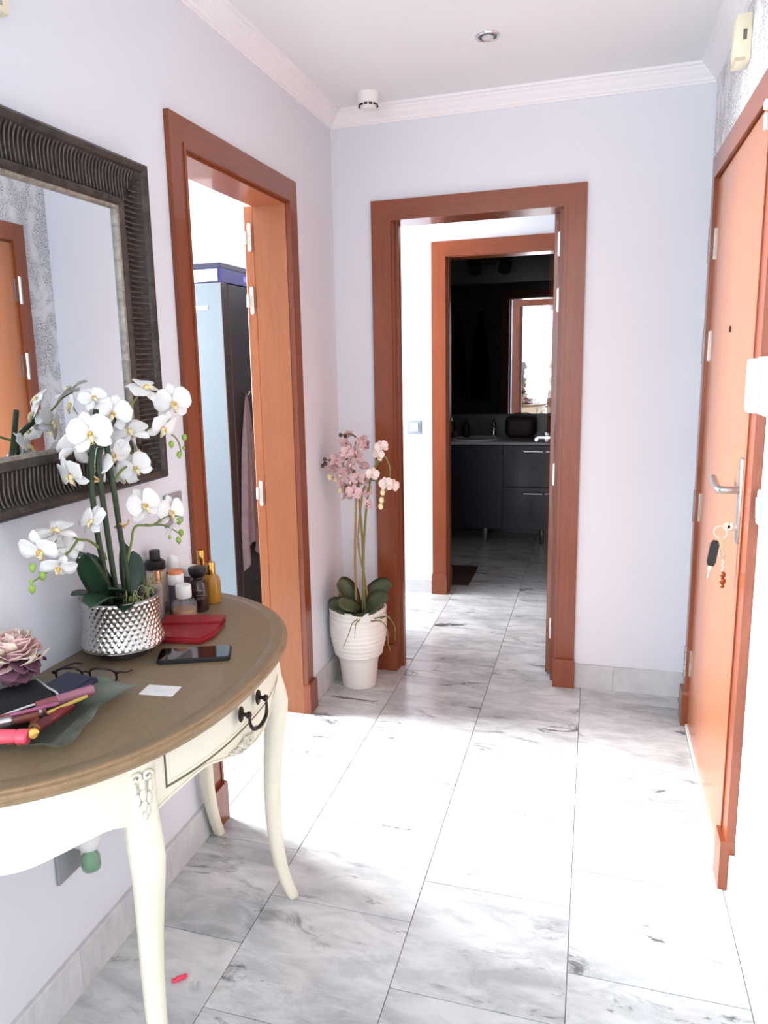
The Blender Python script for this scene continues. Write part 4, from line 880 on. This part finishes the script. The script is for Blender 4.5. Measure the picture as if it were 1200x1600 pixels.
nax, nay = Vector((.040, -.010, .002)), Vector((.014, .030, .008)); nc = Vector((-.960, 1.172, TZ+.034))
prism(bm, [(-1, -1), (1, -1), (1, 1), (-1, 1)], lambda a, b, d: nc+nax*a+nay*b+Za*d, -.006, .006); bmesh.ops.bevel(bm, geom=bm.edges[:], offset=.003, segments=2, affect='EDGES'); link('lid', bm, NAVY, nv, smooth=A30)
link('hinge_bar', tube(B(), [nc+nax*1.02-nay, nc+nax*1.02+nay], .006, 10), NAVY, nv, smooth=True)
P1 = M('peony_pink', (238, 200, 198), .7, sub=.15); P2m = M('peony_cream', (236, 218, 198), .7); P3 = M('peony_plum', (110, 72, 90), .7)
pe = thing('peony_bloom', 'dusty pink fabric peony with plum outer petals on the pouch', 'flower', (-1.042, 1.13, TZ+.045))
core = Vector((-1.042, 1.13, TZ+.101))
link('heart', ell(B(), core, (.020, .020, .020), 0, 12, 8), P1, pe, smooth=True)
pm = [petal_mesh('petal', .036, .022, .8, P1, 2, .35, 6, 4, -.25), petal_mesh('petal', .040, .024, .7, P2m, 2, .35, 6, 4, -.2), petal_mesh('petal', .046, .022, .4, P3, 2, .35, 6, 4, .1)]
for me in pm:
    for v in me.vertices: v.co.z += .003*math.sin(v.co.y*420)*v.co.x/.036; v.co.x += .0025*math.sin(v.co.y*600)*(v.co.x/.04)**2
for cnt, el_, rr, kinds in ((5, 84, .008, (0,)), (7, 66, .014, (0, 0, 1)), (9, 46, .018, (0, 1, 0)), (11, 26, .020, (0, 0, 1)), (12, 6, .020, (1, 0, 0)), (13, -16, .018, (2, 0, 2)), (13, -36, .014, (2,)), (10, -55, .010, (2,))):
    for k in range(cnt):
        a = 2*PI*(k+random.uniform(-.3, .3))/cnt; e_ = math.radians(el_+random.uniform(-9, 9))
        d = Vector((math.cos(a)*math.cos(e_), math.sin(a)*math.cos(e_), math.sin(e_))); tg = Vector((-math.sin(a), math.cos(a), 0)); z = d.cross(tg)
        z = z if z.z > 0 or abs(z.z) < .05 else -z
        if el_ > 60: z = -Vector((math.cos(a), math.sin(a), -.2)); z = (z-d*z.dot(d)).normalized()
        R_ = Matrix((d, z.cross(d), z)).transposed().to_4x4() @ Matrix.Rotation(random.uniform(-.35, .35), 4, 'X')
        o = bpy.data.objects.new('petal', pm[kinds[k % len(kinds)]]); COL.objects.link(o); o.parent = pe
        R_.translation = core+d*rr-ORG[pe.name]; o.matrix_local = R_
bm = B()
for k in range(14):
    a = random.uniform(-.6, .5); p = core+Vector((.045*math.cos(a), .045*math.sin(a), -.005)); tube(bm, spline([p, p+Vector((.018, random.uniform(-.01, .01), .01)), p+Vector((.026, random.uniform(-.015, .015), .022))], 3), .0009, 4)
link('tassel', bm, P2m, pe, smooth=True, kind='stuff')

# ------------------------------------------------------------------ small things
bm = B(); tube(bm, spline([(-.903, 1.386, .006), (-.897, 1.39, .009), (-.893, 1.396, .006)], 4), [.006]*9, 6); ell(bm, (-.907, 1.382, .005), (.008, .006, .005)); ell(bm, (-.890, 1.401, .005), (.006, .008, .005))
tag(link('plastic_scrap', bm, M('neon_pink', (244, 70, 98), .5), smooth=True), 'tiny neon pink scrap lying on the marble floor', 'scrap')
k0 = Vector((LX-.024, 2.243, .975))
ks = thing('key_ring', 'bunch of keys hanging from the entrance door lock', 'keys', k0)
bm = B(); box(bm, k0.x-.006, k0.x+.004, k0.y-.0012, k0.y+.0012, k0.z-.004, k0.z+.004)
bm2 = turned(bm, k0+Vector((-.006, -.0012, 0)), k0+Vector((-.006, .0012, 0)), [(0, .012), (1, .012)], 18); bmesh.ops.translate(bm2, verts=[v for v in bm2.verts if False], vec=(0, 0, 0)); link('key', bm, NICKEL, ks, smooth=A30)
rc = k0+Vector((-.022, 0, -.016)); link('split_ring', ring(B(), rc, .017, .0013, (.35, 1, 0), 26, 6), NICKEL, ks, smooth=True)
def keyp(nm, top, bot, w, mat, th=.0025, rnd=True, fob=False):
    a, b = Vector(top), Vector(bot); d = (b-a).normalized(); s = Vector((0, 1, 0)).cross(d).normalized(); L_ = (b-a).length; bm = B(); nn = d.cross(s)
    if fob: poly = [(0, -w*.5), (.15*L_, -w), (.85*L_, -w), (L_, -w*.7), (L_, w*.7), (.85*L_, w), (.15*L_, w), (0, w*.5)]
    else: poly = [(0, -w*.7), (.06*L_, -w), (.38*L_, -w), (.45*L_, -w*.38), (.95*L_, -w*.38), (L_, 0), (.95*L_, w*.35)]+[(q*L_, w*(.38 if i % 2 else .2)) for i, q in enumerate((.9, .82, .74, .66, .58, .5))]+[(.45*L_, w*.4), (.38*L_, w), (.06*L_, w), (0, w*.7)]
    prism(bm, poly, lambda p_, q, dd: a+d*p_+s*q+nn*dd, -th/2, th/2); link(nm, bm, mat, ks)
keyp('key_fob', rc+Vector((-.012, -.004, -.022)), rc+Vector((-.022, -.008, -.092)), .011, BLACKP, .012, fob=True)
keyp('key', rc+Vector((-.022, -.006, -.088)), rc+Vector((-.028, -.010, -.128)), .004, NICKEL, .002)
keyp('key', rc+Vector((.004, .004, -.014)), rc+Vector((.004, .006, -.072)), .011, NICKEL)
keyp('key', rc+Vector((.0, -.004, -.016)), rc+Vector((.008, -.004, -.076)), .010, M('brass_key', (190, 170, 136), .3, .9))
bm = B(); q0 = rc+Vector((.012, 0, -.05))
for i in range(9): ring(bm, q0-Za*(.007*i), .0042, .0011, (1, 0, 0) if i % 2 else (0, 1, 0), 10, 5)
link('chain', bm, NICKEL, ks, smooth=True)
bm = B(); q1 = q0-Za*.068; COP = M('copper_charm', (150, 86, 52), .35, .7); ell(bm, q1, (.008, .005, .009)); ell(bm, q1-Za*.018, (.009, .005, .010)); ell(bm, q1-Za*.032, (.006, .004, .007)); link('charm', bm, COP, ks, smooth=True)

# ------------------------------------------------------------------ kitchen beyond the left doorway
FR0 = -2.17; FRX, FRY, FRZ = -1.575, 3.168, 1.80
fr = thing('refrigerator', 'tall pale blue-grey refrigerator with dark sides in the kitchen', 'refrigerator', ((FR0+FRX)/2, 3.5, 0))
FDOOR = M('fridge_front', (118, 130, 137), .36, .5); FSIDE = M('fridge_side', (34, 38, 43), .5)
link('body', bx(FR0, FRX, FRY+.068, FRY+.66, .04, FRZ-.005, bev=.004), FSIDE, fr)
dd = link('door', bx(FR0, FRX, FRY+.003, FRY+.062, .06, FRZ, bev=.004), FSIDE, fr)
link('door_panel', bx(FR0+.002, FRX-.002, FRY, FRY+.004, .063, FRZ-.003, bev=.0015), FDOOR, dd)
link('badge', bx(FRX-.15, FRX-.07, FRY-.002, FRY+.001, FRZ-.115, FRZ-.10), WHITEP, dd)
link('gasket', bx(FR0+.02, FRX-.02, FRY+.062, FRY+.068, .07, FRZ-.02), DARK, fr)
for x in (FR0+.06, FRX-.06):
    for y in (FRY+.1, FRY+.6): link('foot', lathe(B(), [(.02, 0), (.022, .004), (.015, .041)], (x, y, 0), 12), BLACKP, fr)
bb = thing('cardboard_box', 'dark blue printed carton with glare-white front on top of the refrigerator', 'box', (-1.84, 3.45, FRZ+.001))
BLUEB = M('blue_carton', (40, 40, 110), .4); link('carton', bx(-2.12, -1.585, 3.19, 3.76, FRZ+.001, FRZ+.075, bev=.002), BLUEB, bb)
link('lid', bx(-2.123, -1.582, 3.187, 3.763, FRZ+.062, FRZ+.085, bev=.002), M('dark_blue_lid', (34, 34, 58), .4), bb)
link('glare_white_panel', bx(-2.11, -1.60, 3.187, 3.191, FRZ+.006, FRZ+.058), WHITEP, bb)  # white printed front, with the glare on it put into the colour
link('printed_panel', bx(-1.586, -1.583, 3.42, 3.48, FRZ+.02, FRZ+.045), M('pale_blue_print', (120, 124, 190), .5), bb)
# hanging cloth
def hanging(name, label, cat, top, width, height, mat, nrm, side, group=None, tip=.05, folds=3, hookw=.012):
    t = thing(name, label, cat, Vector(top)-Za*height, 0, group); nrm, side, top = Vector(nrm), Vector(side), Vector(top); bm = B(); nu, nv = 24, 26; G = []
    for j in range(nv+1):
        v = j/nv; w_ = hookw+(width-hookw)*min(1, v*1.25)**.8; row = []
        for i in range(nu+1):
            u = -1+2*i/nu; z = -height*v*(1-.05*(1-abs(math.sin(u*PI*.9+.5))))-tip*abs(u)*v*v
            row.append(bm.verts.new(top+side*u*w_+nrm*(.018+.012*math.cos(u*folds*PI)*min(1, v*3))+Za*z))
        G.append(row)
    for j in range(nv):
        for i in range(nu): bm.faces.new((G[j][i], G[j][i+1], G[j+1][i+1], G[j+1][i]))
    bmesh.ops.solidify(bm, geom=bm.faces[:], thickness=.004); link('cloth', bm, mat, t, smooth=True)
    h = tube(B(), [top-nrm*.0+Za*.01, top+nrm*.03+Za*.004, top+nrm*.036+Za*.018], .004, 8); lathe(h, [(.001, -.02), (.012, -.018), (.012, .018), (.001, .02)], top+Za*.012, 10) if False else None
    link('hook', h, STEEL, t, smooth=True); return t
GREYC = dust_mat('grey_apron_cloth', (138, 144, 166), (158, 164, 184), 30, .85)
hanging('hanging_apron', 'grey apron hanging on the dark side of the refrigerator', 'apron', (FRX+.001, 3.335, 1.30), .105, .72, GREYC, (1, 0, 0), (0, 1, 0), tip=.12)

# ------------------------------------------------------------------ bathroom beyond the second doorway
VY = 6.0
van = thing('vanity_cabinet', 'dark navy bathroom vanity cabinet on silver legs', 'vanity', (-.68, 6.22, 0))
NV = M('navy_lacquer', (17, 21, 36), .4, coat=.08)
link('body', bx(-1.24, -.12, VY+.02, 6.445, .12, .785), NV, van)
link('door', bx(-1.235, -.955, VY, VY+.02, .125, .78, bev=.002), NV, van); link('door', bx(-.949, -.665, VY, VY+.02, .125, .78, bev=.002), NV, van)
for z0, z1 in ((.125, .455), (.461, .78)):
    d = link('drawer', bx(-.659, -.125, VY, VY+.02, z0, z1, bev=.002), NV, van)
    bm = tube(B(), [(-.50, VY-.001, z1-.045), (-.50, VY-.022, z1-.045), (-.36, VY-.022, z1-.045), (-.36, VY-.001, z1-.045)], .006, 8); link('handle', bm, CHROME, d, smooth=A30)
for x in (-1.18, -.80, -.36, -.16): link('leg', lathe(B(), [(.02, 0), (.022, .003), (.022, .12)], (x, VY+.06, 0), 14), STEEL, van, smooth=A30)
ct = link('countertop', bx(-1.26, -.10, VY-.015, 6.445, .786, .808, bev=.003), M('pale_stone', (176, 178, 180), .25)); tag(ct, 'pale stone counter on the navy bathroom vanity', 'countertop')
bs = thing('washbasin', 'white basin rim set in the bathroom counter behind the tap', 'basin', (-.78, 6.2, .808))
bm = lathe(B(), [(.01, .8085), (.13, .809), (.16, .814), (.175, .822), (.183, .824), (.186, .820), (.184, .8085)], (-.90, 6.17, 0), 32, cap=False); link('rim', bm, M('basin_ceramic', (214, 214, 214), .15), bs, smooth=True)
fc_ = thing('basin_tap', 'chrome mixer tap standing on the bathroom counter', 'tap', (-.78, 6.40, .808))
bm = lathe(B(), [(.026, .808), (.026, .815), (.02, .822), (.019, .915), (.015, .922)], (-.78, 6.40, 0), 18); tube(bm, spline([(-.78, 6.39, .89), (-.78, 6.34, .90), (-.78, 6.28, .892), (-.78, 6.265, .872)], 4), .013, 10); link('spout', bm, CHROME, fc_, smooth=A30)
link('lever', tube(B(), [(-.78, 6.40, .918), (-.78, 6.40, .94), (-.78, 6.36, .955), (-.78, 6.32, .965)], .008, 8), CHROME, fc_, smooth=True)
DB = M('dark_bottle', (30, 28, 34), .3)
def bbot(label, x, y, h, r, mat, capm):
    t = thing('soap_bottle', label, 'bottle', (x, y, .808), 0, 'bottles on the bathroom counter')
    link('body', lathe(B(), [(r*.95, 0), (r, .004), (r, h*.62), (r*.5, h*.75), (r*.4, h*.78)], n=18), mat, t, local=True, smooth=A30)
    bm = lathe(B(), [(r*.42, h*.78), (r*.42, h*.9), (r*.2, h*.92), (r*.2, h)], n=12); tube(bm, [(0, 0, h), (.0, -r*.9, h)], r*.16, 8); link('pump', bm, capm, t, local=True, smooth=A30)
bbot('dark pump bottle beside the tap on bathroom counter', -1.0, 6.33, .155, .038, DB, BLACKP)
bbot('slim dark bottle at the far left of bathroom counter', -1.12, 6.36, .17, .026, DB, CHROME)
bbot('short brownish bottle between the two dark pump bottles', -1.07, 6.28, .095, .026, M('brown_bottle', (92, 70, 62), .3), BLACKP)
bg = thing('toilet_bag', 'dark brown rounded toilet bag on the bathroom counter', 'bag', (-.56, 6.33, .808))
bm = bx(-.68, -.44, 6.26, 6.40, .812, .985, bev=.045, seg=4); link('body', bm, M('dark_brown_leather', (52, 38, 36), .55), bg, smooth=True)
link('zip', tube(B(), spline([(-.685, 6.30, .86), (-.64, 6.30, .975), (-.57, 6.30, .989), (-.50, 6.30, .975), (-.455, 6.30, .86)], 5), .004, 6), BLACKP, bg, smooth=True)
wm = thing('bathroom_mirror', 'large frameless mirror above the bathroom counter', 'mirror', (-.65, 6.44, .99))
link('backing', bx(-1.30, -.02, 6.438, 6.449, .99, 2.03), DARK, wm)
bm = B(); bm.faces.new([bm.verts.new(q) for q in ((-1.297, 6.4365, .993), (-.023, 6.4365, .993), (-.023, 6.4365, 2.027), (-1.297, 6.4365, 2.027))]); link('mirror_glass', bm, MIRROR, wm)
sl = thing('wall_spot_bar', 'dark two-spot light bar above the bathroom mirror', 'wall light', (-.83, 6.44, 2.15))
bm = turned(B(), (-1.02, 6.40, 2.20), (-.64, 6.40, 2.20), [(0, .012), (1, .012)], 12); box(bm, -.88, -.78, 6.405, 6.449, 2.17, 2.23); link('bar', bm, M('dark_metal', (58, 40, 40), .4, .6), sl, smooth=A30)
for x in (-.93, -.70): link('spot', turned(B(), (x, 6.39, 2.19), (x, 6.32, 2.12), [(0, .025), (.3, .045), (1, .05)], 18), IRON, sl, smooth=A30)
DT_ = dust_mat('dark_towel', (30, 32, 46), (44, 46, 60), 40, .95)
hanging('bath_towel', 'dark navy towel hanging on hook left of bathroom doorway, nearer the side wall', 'towel', (-1.36, 4.757, 1.93), .10, .85, DT_, (0, 1, 0), (1, 0, 0), 'towels by the bathroom door')
hanging('bath_towel', 'dark navy towel hanging on hook right beside the bathroom doorway', 'towel', (-1.13, 4.757, 1.93), .11, .90, DT_, (0, 1, 0), (1, 0, 0), 'towels by the bathroom door')
mt = thing('bath_mat', 'dark reddish bath mat on bathroom floor by door', 'mat', (-.87, 5.0, 0))
bm = bx(-1.15, -.74, 4.80, 5.25, 0, .014, bev=.005, seg=2); link('pile', bm, dust_mat('rust_mat', (52, 38, 36), (74, 52, 46), 120, .95), mt, smooth=A30)
bm = B()
for i in range(24):
    x = -1.14+.39*i/23; tube(bm, [(x, 5.25, .006), (x+.003, 5.272, .003)], .003, 5)
link('fringe', bm, GREYC, mt, kind='stuff')
# picture on the far wall behind the camera (seen in the bathroom mirror)
pf = thing('framed_picture', 'thin black-framed picture on the far white wall, seen in bathroom mirror', 'picture', (-1.0, -4.1, 1.4))
bm = B()
for a, b, c_, d_ in ((-1.30, -1.27, 1.42, 2.1), (-.75, -.72, 1.42, 2.1), (-1.27, -.75, 1.42, 1.45), (-1.27, -.75, 2.07, 2.1)): box(bm, a, b, -4.1, -4.075, c_, d_)
link('frame', bm, BLACKP, pf); link('mount', bx(-1.27, -.75, -4.099, -4.085, 1.45, 2.07), WHITEP, pf)
